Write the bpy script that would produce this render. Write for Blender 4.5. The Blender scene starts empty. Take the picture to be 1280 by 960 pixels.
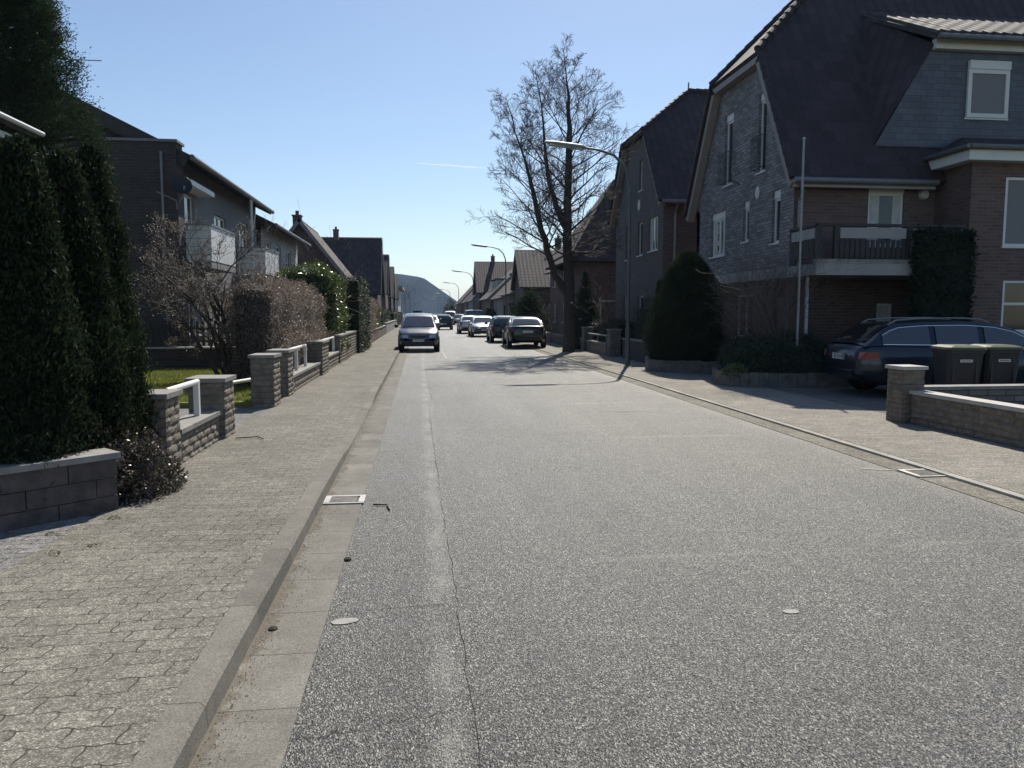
import bpy, bmesh, math, random
import numpy as np
from mathutils import Vector, Matrix, noise as mnoise
R = math.radians
S = bpy.context.scene
COL = S.collection

# ------------------------------------------------------------------ camera, world, sun, exposure
HAZE = 0.00014
CAMH = 1.65
PITCH, YAW = 5.352, 6.872
cd = bpy.data.cameras.new('camera'); cam = bpy.data.objects.new('camera', cd); COL.objects.link(cam)
cam.location = (0, 0, CAMH); cam.rotation_euler = (R(90 - PITCH), 0, R(-YAW))
cd.sensor_width = 36; cd.lens = 36 * 950 / 1280; cd.clip_start = 0.05; cd.clip_end = 20000
S.camera = cam
SUN_AZ, SUN_EL = 18.0, 48.0
w = bpy.data.worlds.new('World'); S.world = w; w.use_nodes = True
nt = w.node_tree; bg = nt.nodes['Background']; bg.inputs[1].default_value = 0.092
sky = nt.nodes.new('ShaderNodeTexSky'); sky.sky_type = 'NISHITA'; sky.sun_disc = False
sky.sun_elevation = R(SUN_EL); sky.sun_rotation = R(SUN_AZ); sky.air_density = 1.0; sky.dust_density = 0.4; sky.ozone_density = 2.2
nt.links.new(sky.outputs[0], bg.inputs[0])
sl = bpy.data.lights.new('sun', 'SUN'); sl.energy = 4.8; sl.angle = R(0.53); sl.color = (1, 0.935, 0.82)
sun = bpy.data.objects.new('sun', sl); COL.objects.link(sun); sun.location = (20, 60, 80)
sdir = Vector((math.sin(R(SUN_AZ)) * math.cos(R(SUN_EL)), math.cos(R(SUN_AZ)) * math.cos(R(SUN_EL)), math.sin(R(SUN_EL))))
sun.rotation_euler = sdir.to_track_quat('Z', 'Y').to_euler()
S.view_settings.view_transform = 'Standard'; S.view_settings.look = 'None'
S.view_settings.exposure = 0.36; S.view_settings.gamma = 1
S.cycles.use_denoising = True
S.cycles.max_bounces = 6; S.cycles.diffuse_bounces = 3; S.cycles.glossy_bounces = 3; S.cycles.transmission_bounces = 4
S.cycles.transparent_max_bounces = 8; S.cycles.volume_bounces = 0
S.cycles.caustics_reflective = False; S.cycles.caustics_refractive = False

# ------------------------------------------------------------------ mesh helpers
def nrm(v):
    v = Vector(v); return v.normalized() if v.length > 1e-9 else Vector((0, 0, 1))

class MB:
    def __init__(s): s.v = []; s.f = []
    def poly(s, pts):
        n = len(s.v); s.v += [tuple(p) for p in pts]; s.f.append(tuple(range(n, n + len(pts)))); return s
    def box(s, x0, y0, z0, x1, y1, z1):
        x0, x1 = min(x0, x1), max(x0, x1); y0, y1 = min(y0, y1), max(y0, y1); z0, z1 = min(z0, z1), max(z0, z1)
        a = [(x0, y0, z0), (x1, y0, z0), (x1, y1, z0), (x0, y1, z0), (x0, y0, z1), (x1, y0, z1), (x1, y1, z1), (x0, y1, z1)]
        for q in ((3, 2, 1, 0), (4, 5, 6, 7), (0, 1, 5, 4), (1, 2, 6, 5), (2, 3, 7, 6), (3, 0, 4, 7)): s.poly([a[i] for i in q])
        return s
    def obox(s, o, U, N, u0, u1, v0, v1, n0, n1, V=(0, 0, 1)):
        o, U, N, V = Vector(o), Vector(U), Vector(N), Vector(V)
        a = [o + U * u + N * n + V * v for v in (v0, v1) for (u, n) in ((u0, n0), (u1, n0), (u1, n1), (u0, n1))]
        qs = ((3, 2, 1, 0), (4, 5, 6, 7), (0, 1, 5, 4), (1, 2, 6, 5), (2, 3, 7, 6), (3, 0, 4, 7))
        flip = U.cross(N).dot(V) < 0
        for q in qs: s.poly([a[i] for i in (q[::-1] if flip else q)])
        return s
    def slab(s, pts, t):
        p = [Vector(q) for q in pts]; n = nrm((p[1] - p[0]).cross(p[2] - p[0]))
        if n.z < 0: p = p[::-1]; n = -n
        b = [q - n * t for q in p]; s.poly(p); s.poly(b[::-1])
        for i in range(len(p)): j = (i + 1) % len(p); s.poly([b[i], b[j], p[j], p[i]])
        return s
    def tube(s, pts, rad, n=8, caps=True):
        pts = [Vector(p) for p in pts]
        if not hasattr(rad, '__len__'): rad = [rad] * len(pts)
        base = len(s.v); ref = None
        for i, p in enumerate(pts):
            d = nrm(pts[min(i + 1, len(pts) - 1)] - pts[max(i - 1, 0)])
            if ref is None: ref = d.orthogonal().normalized()
            a = ref - d * ref.dot(d); a = a.normalized() if a.length > 1e-6 else d.orthogonal().normalized(); ref = a
            b = d.cross(a)
            for k in range(n):
                an = 2 * math.pi * k / n; s.v.append(tuple(p + (a * math.cos(an) + b * math.sin(an)) * rad[i]))
        for i in range(len(pts) - 1):
            for k in range(n):
                k2 = (k + 1) % n; s.f.append((base + i * n + k, base + i * n + k2, base + (i + 1) * n + k2, base + (i + 1) * n + k))
        if caps:
            s.f.append(tuple(base + k for k in range(n))[::-1]); e = base + (len(pts) - 1) * n; s.f.append(tuple(e + k for k in range(n)))
        return s
    def lathe(s, o, axis, prof, n=16):
        o = Vector(o); ax = nrm(axis); a = ax.orthogonal().normalized(); b = ax.cross(a); base = len(s.v)
        for (r, h) in prof:
            for k in range(n):
                an = 2 * math.pi * k / n; s.v.append(tuple(o + ax * h + (a * math.cos(an) + b * math.sin(an)) * max(r, 1e-4)))
        for i in range(len(prof) - 1):
            for k in range(n):
                k2 = (k + 1) % n; s.f.append((base + i * n + k, base + i * n + k2, base + (i + 1) * n + k2, base + (i + 1) * n + k))
        return s
    def build(s, name, mat, parent=None, smooth=False, org=None):
        me = bpy.data.meshes.new(name)
        o0 = Vector(org) if org is not None else (parent_origin(parent) if parent else Vector((0, 0, 0)))
        V = np.array(s.v, dtype=float).reshape(-1, 3)
        me.from_pydata((V - np.array(o0)).tolist(), [], s.f)
        add_uv(me)
        me.materials.append(mat)
        if smooth:
            me.shade_smooth()
            me.set_sharp_from_angle(angle=R(smooth if smooth is not True else 40))
        ob = bpy.data.objects.new(name, me); COL.objects.link(ob)
        if parent: ob.parent = parent
        else: ob.location = o0
        return ob

def parent_origin(p):
    v = Vector((0, 0, 0))
    while p is not None: v += p.location; p = p.parent
    return v

def add_uv(me):
    uv = me.uv_layers.new(name='UVMap'); co = np.zeros(len(me.vertices) * 3); me.vertices.foreach_get('co', co); co = co.reshape(-1, 3)
    np_ = len(me.polygons)
    if not np_: return
    nr = np.zeros(np_ * 3); me.polygons.foreach_get('normal', nr); nr = nr.reshape(-1, 3)
    li = np.zeros(len(me.loops), dtype=np.int32); me.loops.foreach_get('vertex_index', li)
    tot = np.zeros(np_, dtype=np.int32); me.polygons.foreach_get('loop_total', tot)
    pn = np.repeat(nr, tot, axis=0); p = co[li]
    t = np.stack([-pn[:, 1], pn[:, 0], np.zeros(len(pn))], 1); ln = np.linalg.norm(t, axis=1)
    flat = ln < 0.25; t[flat] = (1, 0, 0); ln[flat] = 1; t /= ln[:, None]
    b = np.cross(pn, t); b[flat] = (0, 1, 0)
    U = (p * t).sum(1); Vv = (p * b).sum(1)
    uv.data.foreach_set('uv', np.stack([U, Vv], 1).ravel())

def tag(o, label=None, cat=None, group=None, kind=None):
    if label: o['label'] = label
    if cat: o['category'] = cat
    if group: o['group'] = group
    if kind: o['kind'] = kind
    return o
def thing(name, label, cat, loc=(0, 0, 0), group=None, rz=0):
    o = bpy.data.objects.new(name, None); COL.objects.link(o); o.location = loc; o.rotation_euler = (0, 0, rz)
    o.empty_display_size = 0.2
    return tag(o, label, cat, group)
def copy_tree(o, parent=None):
    c = o.copy(); COL.objects.link(c)
    if parent: c.parent = parent
    for ch in list(o.children): copy_tree(ch, c)
    return c

# ------------------------------------------------------------------ materials
def mat(name):
    m = bpy.data.materials.new(name); m.use_nodes = True
    return m, m.node_tree, m.node_tree.nodes['Principled BSDF']
def N(nt, t, **kw):
    n = nt.nodes.new(t)
    for k, v in kw.items():
        if k in n.inputs: n.inputs[k].default_value = v
        else: setattr(n, k, v)
    return n
def mixc(nt, fac, a, b, blend='MIX'):
    n = nt.nodes.new('ShaderNodeMix'); n.data_type = 'RGBA'; n.blend_type = blend
    for i, x in ((0, fac), (6, a), (7, b)):
        if hasattr(x, 'links'): nt.links.new(x, n.inputs[i])
        else: n.inputs[i].default_value = x if not isinstance(x, tuple) else (*x[:3], 1)
    return n.outputs[2]
def math_(nt, op, a, b=None, clamp=False):
    n = nt.nodes.new('ShaderNodeMath'); n.operation = op; n.use_clamp = clamp
    for i, x in enumerate((a, b)):
        if x is None: continue
        if hasattr(x, 'links'): nt.links.new(x, n.inputs[i])
        else: n.inputs[i].default_value = x
    return n.outputs[0]
def ramp(nt, fac, stops):
    n = nt.nodes.new('ShaderNodeValToRGB'); nt.links.new(fac, n.inputs[0]); e = n.color_ramp.elements
    while len(e) < len(stops): e.new(0.5)
    for i, (p, c) in enumerate(stops):
        e[i].position = p; e[i].color = (*c, 1) if isinstance(c, tuple) else (c, c, c, 1)
    return n.outputs[0]
def coord(nt, kind='Object'):
    return nt.nodes.new('ShaderNodeTexCoord').outputs[kind]
def noise(nt, vec, scale, detail=3, rough=0.55):
    n = N(nt, 'ShaderNodeTexNoise', Scale=scale, Detail=detail, Roughness=rough); nt.links.new(vec, n.inputs[0]); return n.outputs[0]
def bump(nt, b, h, strength=0.4, dist=0.01, prev=None):
    n = N(nt, 'ShaderNodeBump', Strength=strength, Distance=dist); nt.links.new(h, n.inputs['Height'])
    if prev is not None: nt.links.new(prev, n.inputs['Normal'])
    if b is not None: nt.links.new(n.outputs[0], b.inputs['Normal'])
    return n.outputs[0]

def simple(name, col, rough=0.6, metal=0.0, var=0.12, scale=3.0, bmp=0.0, coat=0.0, spec=0.5):
    m, nt, b = mat(name); c = coord(nt)
    n1 = noise(nt, c, scale, 4, 0.6)
    col2 = tuple(x * (1 - var * 2) for x in col)
    nt.links.new(mixc(nt, ramp(nt, n1, [(0.3, 0.0), (0.7, 1.0)]), col2, col), b.inputs['Base Color'])
    b.inputs['Roughness'].default_value = rough; b.inputs['Metallic'].default_value = metal
    b.inputs['Specular IOR Level'].default_value = spec
    if coat: b.inputs['Coat Weight'].default_value = coat; b.inputs['Coat Roughness'].default_value = 0.04
    if bmp: bump(nt, b, noise(nt, c, 60, 3), bmp, 0.01)
    return m

def brickmat(name, c1, c2, mortar, bw=0.25, rh=0.08, ms=0.011, bmp=0.5, rough=0.85, whit=0.0):
    m, nt, b = mat(name); uv = coord(nt, 'UV')
    br = N(nt, 'ShaderNodeTexBrick', Scale=1.0); nt.links.new(uv, br.inputs['Vector'])
    br.inputs['Color1'].default_value = (*c1, 1); br.inputs['Color2'].default_value = (*c2, 1); br.inputs['Mortar'].default_value = (*mortar, 1)
    br.inputs['Brick Width'].default_value = bw; br.inputs['Row Height'].default_value = rh; br.inputs['Mortar Size'].default_value = ms
    br.inputs['Mortar Smooth'].default_value = 0.3; br.inputs['Bias'].default_value = 0.0
    n1 = noise(nt, uv, 1.3, 4, 0.6); n2 = noise(nt, uv, 45, 2)
    c = mixc(nt, 0.35, br.outputs[0], ramp(nt, n1, [(0.3, 0.55), (0.7, 1.25)]), 'MULTIPLY')
    c = mixc(nt, 0.5, c, ramp(nt, n2, [(0.25, 0.6), (0.75, 1.2)]), 'MULTIPLY')
    nt.links.new(c, b.inputs['Base Color']); b.inputs['Roughness'].default_value = rough
    h = math_(nt, 'ADD', math_(nt, 'MULTIPLY', br.outputs[1], -1.0), math_(nt, 'MULTIPLY', n2, 0.5))
    bump(nt, b, h, bmp, 0.012)
    return m

def tilemat(name, col, tw=0.3, th=0.34, rough=0.8):
    m, nt, b = mat(name); uv = coord(nt, 'UV'); sp = N(nt, 'ShaderNodeSeparateXYZ'); nt.links.new(uv, sp.inputs[0])
    w_ = math_(nt, 'SINE', math_(nt, 'MULTIPLY', sp.outputs[0], 2 * math.pi / tw))
    fr = math_(nt, 'FRACT', math_(nt, 'DIVIDE', sp.outputs[1], th))
    step = math_(nt, 'SUBTRACT', 1.0, fr)
    h = math_(nt, 'ADD', math_(nt, 'MULTIPLY', w_, 0.22), step)
    vo = N(nt, 'ShaderNodeTexBrick', Scale=1.0); nt.links.new(uv, vo.inputs[0]); vo.offset = 0
    vo.inputs['Brick Width'].default_value = tw; vo.inputs['Row Height'].default_value = th; vo.inputs['Mortar Size'].default_value = 0.006
    vo.inputs['Color1'].default_value = (*[x * 0.7 for x in col], 1); vo.inputs['Color2'].default_value = (*[x * 1.35 for x in col], 1); vo.inputs['Mortar'].default_value = (*[x * 0.35 for x in col], 1)
    c = mixc(nt, 0.6, vo.outputs[0], ramp(nt, noise(nt, uv, 0.7, 5, 0.65), [(0.3, 0.5), (0.7, 1.3)]), 'MULTIPLY')
    nt.links.new(c, b.inputs['Base Color']); b.inputs['Roughness'].default_value = rough
    bump(nt, b, h, 1.0, 0.04)
    return m

def leafmat(name, cols, rough=0.5, trans=0.25, spec=0.5):
    m, nt, b = mat(name)
    g = nt.nodes.new('ShaderNodeNewGeometry'); rnd = g.outputs['Random Per Island']
    k = len(cols); c = ramp(nt, rnd, [(i / max(1, k - 1), cc) for i, cc in enumerate(cols)])
    c = mixc(nt, 0.7, c, ramp(nt, noise(nt, coord(nt), 2.2, 3), [(0.3, 0.55), (0.7, 1.3)]), 'MULTIPLY')
    nt.links.new(c, b.inputs['Base Color']); b.inputs['Roughness'].default_value = rough; b.inputs['Specular IOR Level'].default_value = spec
    if trans:
        t = nt.nodes.new('ShaderNodeBsdfTranslucent'); nt.links.new(c, t.inputs[0]); ms = nt.nodes.new('ShaderNodeMixShader'); ms.inputs[0].default_value = trans
        out = nt.nodes['Material Output']; nt.links.new(b.outputs[0], ms.inputs[1]); nt.links.new(t.outputs[0], ms.inputs[2]); nt.links.new(ms.outputs[0], out.inputs[0])
    return m

def asphalt():
    m, nt, b = mat('asphalt'); c = coord(nt); sp = N(nt, 'ShaderNodeSeparateXYZ'); nt.links.new(c, sp.inputs[0])
    mg_ = N(nt, 'ShaderNodeMapping'); mg_.inputs['Scale'].default_value = (1, .5, 1); nt.links.new(c, mg_.inputs[0]); cg = mg_.outputs[0]
    v = N(nt, 'ShaderNodeTexVoronoi', Scale=200.0); nt.links.new(cg, v.inputs['Vector'])
    vs = N(nt, 'ShaderNodeSeparateColor'); nt.links.new(v.outputs['Color'], vs.inputs[0])
    v2 = N(nt, 'ShaderNodeTexVoronoi', Scale=130.0); nt.links.new(cg, v2.inputs['Vector'])
    vs2 = N(nt, 'ShaderNodeSeparateColor'); nt.links.new(v2.outputs['Color'], vs2.inputs[0])
    g = math_(nt, 'ADD', math_(nt, 'MULTIPLY', vs.outputs[0], 0.78), math_(nt, 'MULTIPLY', vs2.outputs[1], 0.22))
    col = ramp(nt, g, [(0.14, (0.003, 0.003, 0.003)), (0.46, (0.012, 0.012, 0.011)), (0.66, (0.050, 0.048, 0.043)), (0.9, (0.34, 0.33, 0.28))])
    big = noise(nt, c, 0.55, 5, 0.6)
    mp = N(nt, 'ShaderNodeMapping'); mp.inputs['Scale'].default_value = (0.9, 0.07, 1); nt.links.new(c, mp.inputs[0])
    streak = noise(nt, mp.outputs[0], 1.6, 4, 0.6)
    col = mixc(nt, 0.75, col, ramp(nt, big, [(0.3, 0.72), (0.7, 1.28)]), 'MULTIPLY')
    col = mixc(nt, 0.7, col, ramp(nt, streak, [(0.3, 0.55), (0.7, 1.45)]), 'MULTIPLY')
    mid = noise(nt, cg, 75.0, 5, 0.8)
    col = mixc(nt, 0.7, col, ramp(nt, mid, [(0.38, 0.35), (0.62, 1.65)]), 'MULTIPLY')
    st = ramp(nt, noise(nt, c, 1.9, 3, 0.5), [(0.66, 0.0), (0.72, 0.45)])
    col = mixc(nt, st, col, (0.02, 0.02, 0.021))
    # worn pale band along the joint of the two paving lanes
    nx = math_(nt, 'MULTIPLY', math_(nt, 'SUBTRACT', noise(nt, c, 0.9, 3), 0.5), 0.14)
    d = math_(nt, 'ABSOLUTE', math_(nt, 'SUBTRACT', math_(nt, 'ADD', sp.outputs[0], nx), 0.10))
    band = math_(nt, 'MULTIPLY', math_(nt, 'SUBTRACT', 1.0, math_(nt, 'DIVIDE', d, 0.11), True), ramp(nt, noise(nt, c, 1.4, 4, 0.7), [(0.40, 0.0), (0.60, 1.0)]))
    col = mixc(nt, math_(nt, 'MULTIPLY', band, 0.6), col, (0.26, 0.25, 0.22))
    # lane strip left of the joint: older, darker patch repair
    left = math_(nt, 'LESS_THAN', sp.outputs[0], 0.02)
    col = mixc(nt, math_(nt, 'MULTIPLY', left, 0.25), col, (0.6, 0.6, 0.6), 'MULTIPLY')
    # transverse pale scars
    mp2 = N(nt, 'ShaderNodeMapping'); mp2.inputs['Scale'].default_value = (0.12, 1.6, 1); nt.links.new(c, mp2.inputs[0])
    sc = ramp(nt, noise(nt, mp2.outputs[0], 1.0, 5, 0.7), [(0.60, 0.0), (0.72, 0.3)])
    col = mixc(nt, sc, col, (0.34, 0.33, 0.29))
    # sandy dust at the left edge
    ed = math_(nt, 'MULTIPLY', math_(nt, 'SUBTRACT', 1.0, math_(nt, 'DIVIDE', math_(nt, 'SUBTRACT', 4.95, sp.outputs[0]), 0.35), True), 0.5)
    col = mixc(nt, ed, col, (0.22, 0.2, 0.17))
    nt.links.new(col, b.inputs['Base Color'])
    b.inputs['Specular IOR Level'].default_value = 0.85; b.inputs['IOR'].default_value = 1.55; b.inputs['Sheen Weight'].default_value = 0.0; b.inputs['Sheen Roughness'].default_value = 0.16; b.inputs['Sheen Tint'].default_value = (1, .96, .88, 1)
    nt.links.new(math_(nt, 'ADD', ramp(nt, big, [(0.3, 0.46), (0.7, 0.62)]), math_(nt, 'MULTIPLY', math_(nt, 'SUBTRACT', vs.outputs[1], 0.35), 0.34), True), b.inputs['Roughness'])
    n0 = bump(nt, None, v.outputs['Distance'], 0.9, 0.008)
    bump(nt, b, v2.outputs['Distance'], 0.6, 0.01, n0)
    return m

def pavers(name, base, bw, rh, wav, joint=0.006, rotate=False, contrast=1.0, grain=170):
    m, nt, b = mat(name); c = coord(nt); sp = N(nt, 'ShaderNodeSeparateXYZ'); nt.links.new(c, sp.inputs[0])
    x, y = sp.outputs[0], sp.outputs[1]
    wx = math_(nt, 'MULTIPLY', math_(nt, 'SINE', math_(nt, 'MULTIPLY', y, 2 * math.pi / rh)), wav)
    wy = math_(nt, 'MULTIPLY', math_(nt, 'SINE', math_(nt, 'MULTIPLY', x, 4 * math.pi / bw)), wav * 0.8)
    dn = math_(nt, 'MULTIPLY', math_(nt, 'SUBTRACT', noise(nt, c, 1.5, 2), 0.5), 0.05)
    cv = N(nt, 'ShaderNodeCombineXYZ'); nt.links.new(math_(nt, 'ADD', x, math_(nt, 'ADD', wx, dn)), cv.inputs[0]); nt.links.new(math_(nt, 'ADD', y, math_(nt, 'ADD', wy, dn)), cv.inputs[1])
    br = N(nt, 'ShaderNodeTexBrick', Scale=1.0); nt.links.new(cv.outputs[0], br.inputs[0])
    br.inputs['Brick Width'].default_value = bw; br.inputs['Row Height'].default_value = rh; br.inputs['Mortar Size'].default_value = joint; br.inputs['Mortar Smooth'].default_value = 0.4
    br.inputs['Color1'].default_value = (*[v * 0.85 for v in base], 1); br.inputs['Color2'].default_value = (*[v * 1.12 for v in base], 1)
    br.inputs['Mortar'].default_value = (*[v * 0.8 for v in base], 1)
    v = N(nt, 'ShaderNodeTexVoronoi', Scale=float(grain)); nt.links.new(c, v.inputs['Vector']); vs = N(nt, 'ShaderNodeSeparateColor'); nt.links.new(v.outputs['Color'], vs.inputs[0])
    col = mixc(nt, 0.9, br.outputs[0], ramp(nt, vs.outputs[0], [(0.0, 0.4), (0.5, 0.9), (0.85, 1.25), (1.0, 2.3)]), 'MULTIPLY')
    col = mixc(nt, 0.8, col, ramp(nt, noise(nt, c, 0.8, 5, 0.65), [(0.3, 0.72), (0.7, 1.2)]), 'MULTIPLY')
    col = mixc(nt, 0.9, col, ramp(nt, noise(nt, c, 26.0, 6, 0.8), [(0.36, 0.6), (0.64, 1.38)]), 'MULTIPLY')
    # joints are open and dark only here and there, elsewhere filled with sand
    jm = math_(nt, 'MULTIPLY', br.outputs[1], ramp(nt, noise(nt, c, 6.0, 3, 0.7), [(0.42, 0.1), (0.56, 1.0)]))
    col = mixc(nt, math_(nt, 'MULTIPLY', jm, 0.95 * contrast), col, (0.03, 0.027, 0.023))
    nt.links.new(col, b.inputs['Base Color']); b.inputs['Roughness'].default_value = 0.92
    h = math_(nt, 'ADD', math_(nt, 'MULTIPLY', br.outputs[1], -1.0), math_(nt, 'MULTIPLY', vs.outputs[0], 0.45))
    bump(nt, b, h, 0.6, 0.008)
    return m

def concrete(name, base, seg, axis=1, rough=0.92, dirt=True):
    m, nt, b = mat(name); c = coord(nt); sp = N(nt, 'ShaderNodeSeparateXYZ'); nt.links.new(c, sp.inputs[0])
    f = math_(nt, 'FRACT', math_(nt, 'DIVIDE', sp.outputs[axis], seg)); j = math_(nt, 'LESS_THAN', f, 0.007 / seg)
    cell = math_(nt, 'FLOOR', math_(nt, 'DIVIDE', sp.outputs[axis], seg)); wn = nt.nodes.new('ShaderNodeTexWhiteNoise'); wn.noise_dimensions = '1D'; nt.links.new(cell, wn.inputs['W'])
    v = N(nt, 'ShaderNodeTexVoronoi', Scale=190.0); nt.links.new(c, v.inputs['Vector']); vs = N(nt, 'ShaderNodeSeparateColor'); nt.links.new(v.outputs['Color'], vs.inputs[0])
    col = mixc(nt, 1.0, (*base,), ramp(nt, vs.outputs[0], [(0.0, 0.7), (0.5, 0.97), (1.0, 1.35)]), 'MULTIPLY')
    col = mixc(nt, 0.6, col, ramp(nt, wn.outputs[0], [(0.0, 0.75), (1.0, 1.2)]), 'MULTIPLY')
    col = mixc(nt, 0.8, col, ramp(nt, noise(nt, c, 3.0, 5, 0.65), [(0.3, 0.7), (0.7, 1.2)]), 'MULTIPLY')
    if dirt:
        col = mixc(nt, ramp(nt, noise(nt, c, 26.0, 5, 0.75), [(0.60, 0.0), (0.68, 0.8)]), col, (0.07, 0.06, 0.045))
    if dirt:
        dm = math_(nt, 'MULTIPLY', math_(nt, 'LESS_THAN', math_(nt, 'ADD', sp.outputs[0], math_(nt, 'MULTIPLY', noise(nt, c, 3.2, 5, 0.7), 0.42)), -0.60), math_(nt, 'LESS_THAN', sp.outputs[0], -0.4))
        col = mixc(nt, math_(nt, 'MULTIPLY', dm, 0.72), col, mixc(nt, noise(nt, c, 60.0, 4, 0.8), (0.03, 0.025, 0.02), (0.2, 0.17, 0.13)))
    col = mixc(nt, math_(nt, 'MULTIPLY', j, 0.8), col, (0.04, 0.037, 0.03))
    nt.links.new(col, b.inputs['Base Color']); b.inputs['Roughness'].default_value = rough
    bump(nt, b, math_(nt, 'SUBTRACT', vs.outputs[0], math_(nt, 'MULTIPLY', j, 3.0)), 0.4, 0.004)
    return m

def glassmat(name, col, rough=0.05):
    m, nt, b = mat(name); nt.links.new(mixc(nt, ramp(nt, noise(nt, coord(nt), 1.2, 2), [(0.35, 0.0), (0.65, 1.0)]), col, tuple(x * 0.5 for x in col)), b.inputs['Base Color'])
    b.inputs['Roughness'].default_value = rough; b.inputs['Specular IOR Level'].default_value = 0.7; b.inputs['IOR'].default_value = 1.5
    return m
def paint(name, col, metal=0.3, rough=0.35):
    m, nt, b = mat(name); c = coord(nt)
    nt.links.new(mixc(nt, ramp(nt, noise(nt, c, 2.5, 3), [(0.35, 0.0), (0.7, 1.0)]), col, tuple(x * 0.82 for x in col)), b.inputs['Base Color'])
    b.inputs['Metallic'].default_value = metal; b.inputs['Roughness'].default_value = rough; b.inputs['Coat Weight'].default_value = 0.7; b.inputs['Coat Roughness'].default_value = 0.06
    return m

M = {}
M['asphalt'] = asphalt()
M['pave_l'] = pavers('interlocking_pavers', (0.185, 0.172, 0.145), 0.20, 0.125, 0.007, 0.0045)
M['pave_r'] = pavers('small_pavers', (0.25, 0.23, 0.195), 0.20, 0.10, 0.0, 0.004, contrast=0.5)
M['pave_dark'] = pavers('driveway_pavers', (0.14, 0.135, 0.13), 0.20, 0.10, 0.0, 0.005, contrast=0.7)
M['pave_gar'] = pavers('garden_pavers', (0.2, 0.195, 0.19), 0.20, 0.10, 0.006, 0.006)
M['gutter'] = concrete('gutter_concrete', (0.18, 0.168, 0.145), 0.52)
M['gutter_r'] = pavers('gutter_setts', (0.205, 0.185, 0.15), 0.16, 0.16, 0.0, 0.006, contrast=0.6)
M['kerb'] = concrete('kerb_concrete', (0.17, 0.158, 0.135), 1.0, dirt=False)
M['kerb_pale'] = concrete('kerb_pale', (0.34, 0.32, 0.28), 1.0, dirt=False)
M['soil'] = simple('soil', (0.07, 0.055, 0.04), 0.95, var=0.25, scale=8, bmp=0.6)
M['ground'] = simple('ground_grass', (0.07, 0.085, 0.035), 0.95, var=0.3, scale=0.4, bmp=0.3)
M['lawn'] = simple('lawn', (0.2, 0.23, 0.05), 0.9, var=0.3, scale=1.5, bmp=0.6)
M['brick_dark'] = brickmat('brick_dark', (0.05, 0.04, 0.042), (0.085, 0.062, 0.058), (0.075, 0.072, 0.072))
M['brick_red'] = brickmat('brick_red', (0.125, 0.078, 0.07), (0.20, 0.118, 0.098), (0.16, 0.145, 0.135))
M['brick_side'] = brickmat('brick_side', (0.10, 0.062, 0.058), (0.15, 0.092, 0.082), (0.12, 0.112, 0.11))
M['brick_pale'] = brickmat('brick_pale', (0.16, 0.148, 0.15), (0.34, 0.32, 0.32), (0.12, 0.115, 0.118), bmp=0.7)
M['brick_grey'] = brickmat('brick_grey', (0.12, 0.11, 0.11), (0.155, 0.142, 0.142), (0.115, 0.11, 0.11), bmp=0.3)
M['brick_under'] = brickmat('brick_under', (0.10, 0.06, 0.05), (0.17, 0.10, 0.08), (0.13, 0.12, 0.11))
M['stone_wall'] = brickmat('garden_wall_stone', (0.17, 0.155, 0.145), (0.26, 0.235, 0.2), (0.08, 0.075, 0.07), bw=0.3, rh=0.095, ms=0.009, bmp=0.9)
M['stone_split'] = brickmat('retaining_stone', (0.085, 0.065, 0.062), (0.16, 0.13, 0.12), (0.13, 0.125, 0.12), bw=0.42, rh=0.15, ms=0.008, bmp=0.9)
M['stone_block'] = simple('split_face_stone', (0.25, 0.215, 0.175), 0.9, var=0.25, scale=9, bmp=0.9)
M['block_warm'] = simple('warm_brick', (0.23, 0.19, 0.15), 0.9, var=.25, scale=9, bmp=.7)
M['pal'] = simple('palisade_concrete', (0.16, 0.15, 0.14), 0.9, var=.25, scale=6, bmp=.4)
M['coping'] = simple('coping_stone', (0.30, 0.29, 0.27), 0.8, var=0.2, scale=5, bmp=0.4)
M['coping_pale'] = simple('coping_pale', (0.5, 0.48, 0.44), 0.75, var=0.15, scale=5, bmp=0.3)
M['tile_dark'] = tilemat('tile_dark', (0.04, 0.027, 0.031)); M['tile_brown'] = tilemat('tile_brown', (0.045, 0.03, 0.028)); M['tile_grey'] = tilemat('tile_grey', (0.06, 0.057, 0.057))
M['slate'] = brickmat('slate_cladding', (0.075, 0.085, 0.115), (0.11, 0.122, 0.155), (0.045, 0.05, 0.066), bw=0.3, rh=0.15, ms=0.006, bmp=0.5, rough=0.5)
M['plaster'] = simple('plaster_grey', (0.24, 0.235, 0.235), 0.9, var=0.08, scale=1.5, bmp=0.2)
M['plaster_white'] = simple('plaster_white', (0.50, 0.50, 0.49), 0.9, var=0.06, scale=1.5, bmp=0.2)
M['white'] = simple('white_trim', (0.74, 0.74, 0.72), 0.45, var=0.05, scale=2)
M['cream'] = simple('cream_board', (0.36, 0.345, 0.33), 0.6, var=0.1, scale=2)
M['beige_trim'] = simple('verge_board', (0.30, 0.26, 0.24), 0.6, var=0.1, scale=2)
M['wood_dark'] = simple('stained_wood', (0.045, 0.04, 0.042), 0.6, var=0.25, scale=12, bmp=0.3)
M['glass'] = glassmat('window_glass', (0.035, 0.04, 0.05)); M['curtain'] = simple('curtain', (0.66, 0.65, 0.6), 0.8, var=0.15, scale=14)
M['shutter'] = simple('roller_shutter', (0.22, 0.21, 0.22), 0.6, var=0.1, scale=30)
M['metal'] = simple('galvanised_metal', (0.34, 0.34, 0.34), 0.55, metal=0.8, var=0.12, scale=6)
M['zinc'] = simple('zinc_gutter', (0.22, 0.22, 0.23), 0.5, metal=0.6, var=0.12, scale=4)
M['black_metal'] = simple('dark_metal', (0.03, 0.03, 0.035), 0.45, metal=0.4, var=0.1)
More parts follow.
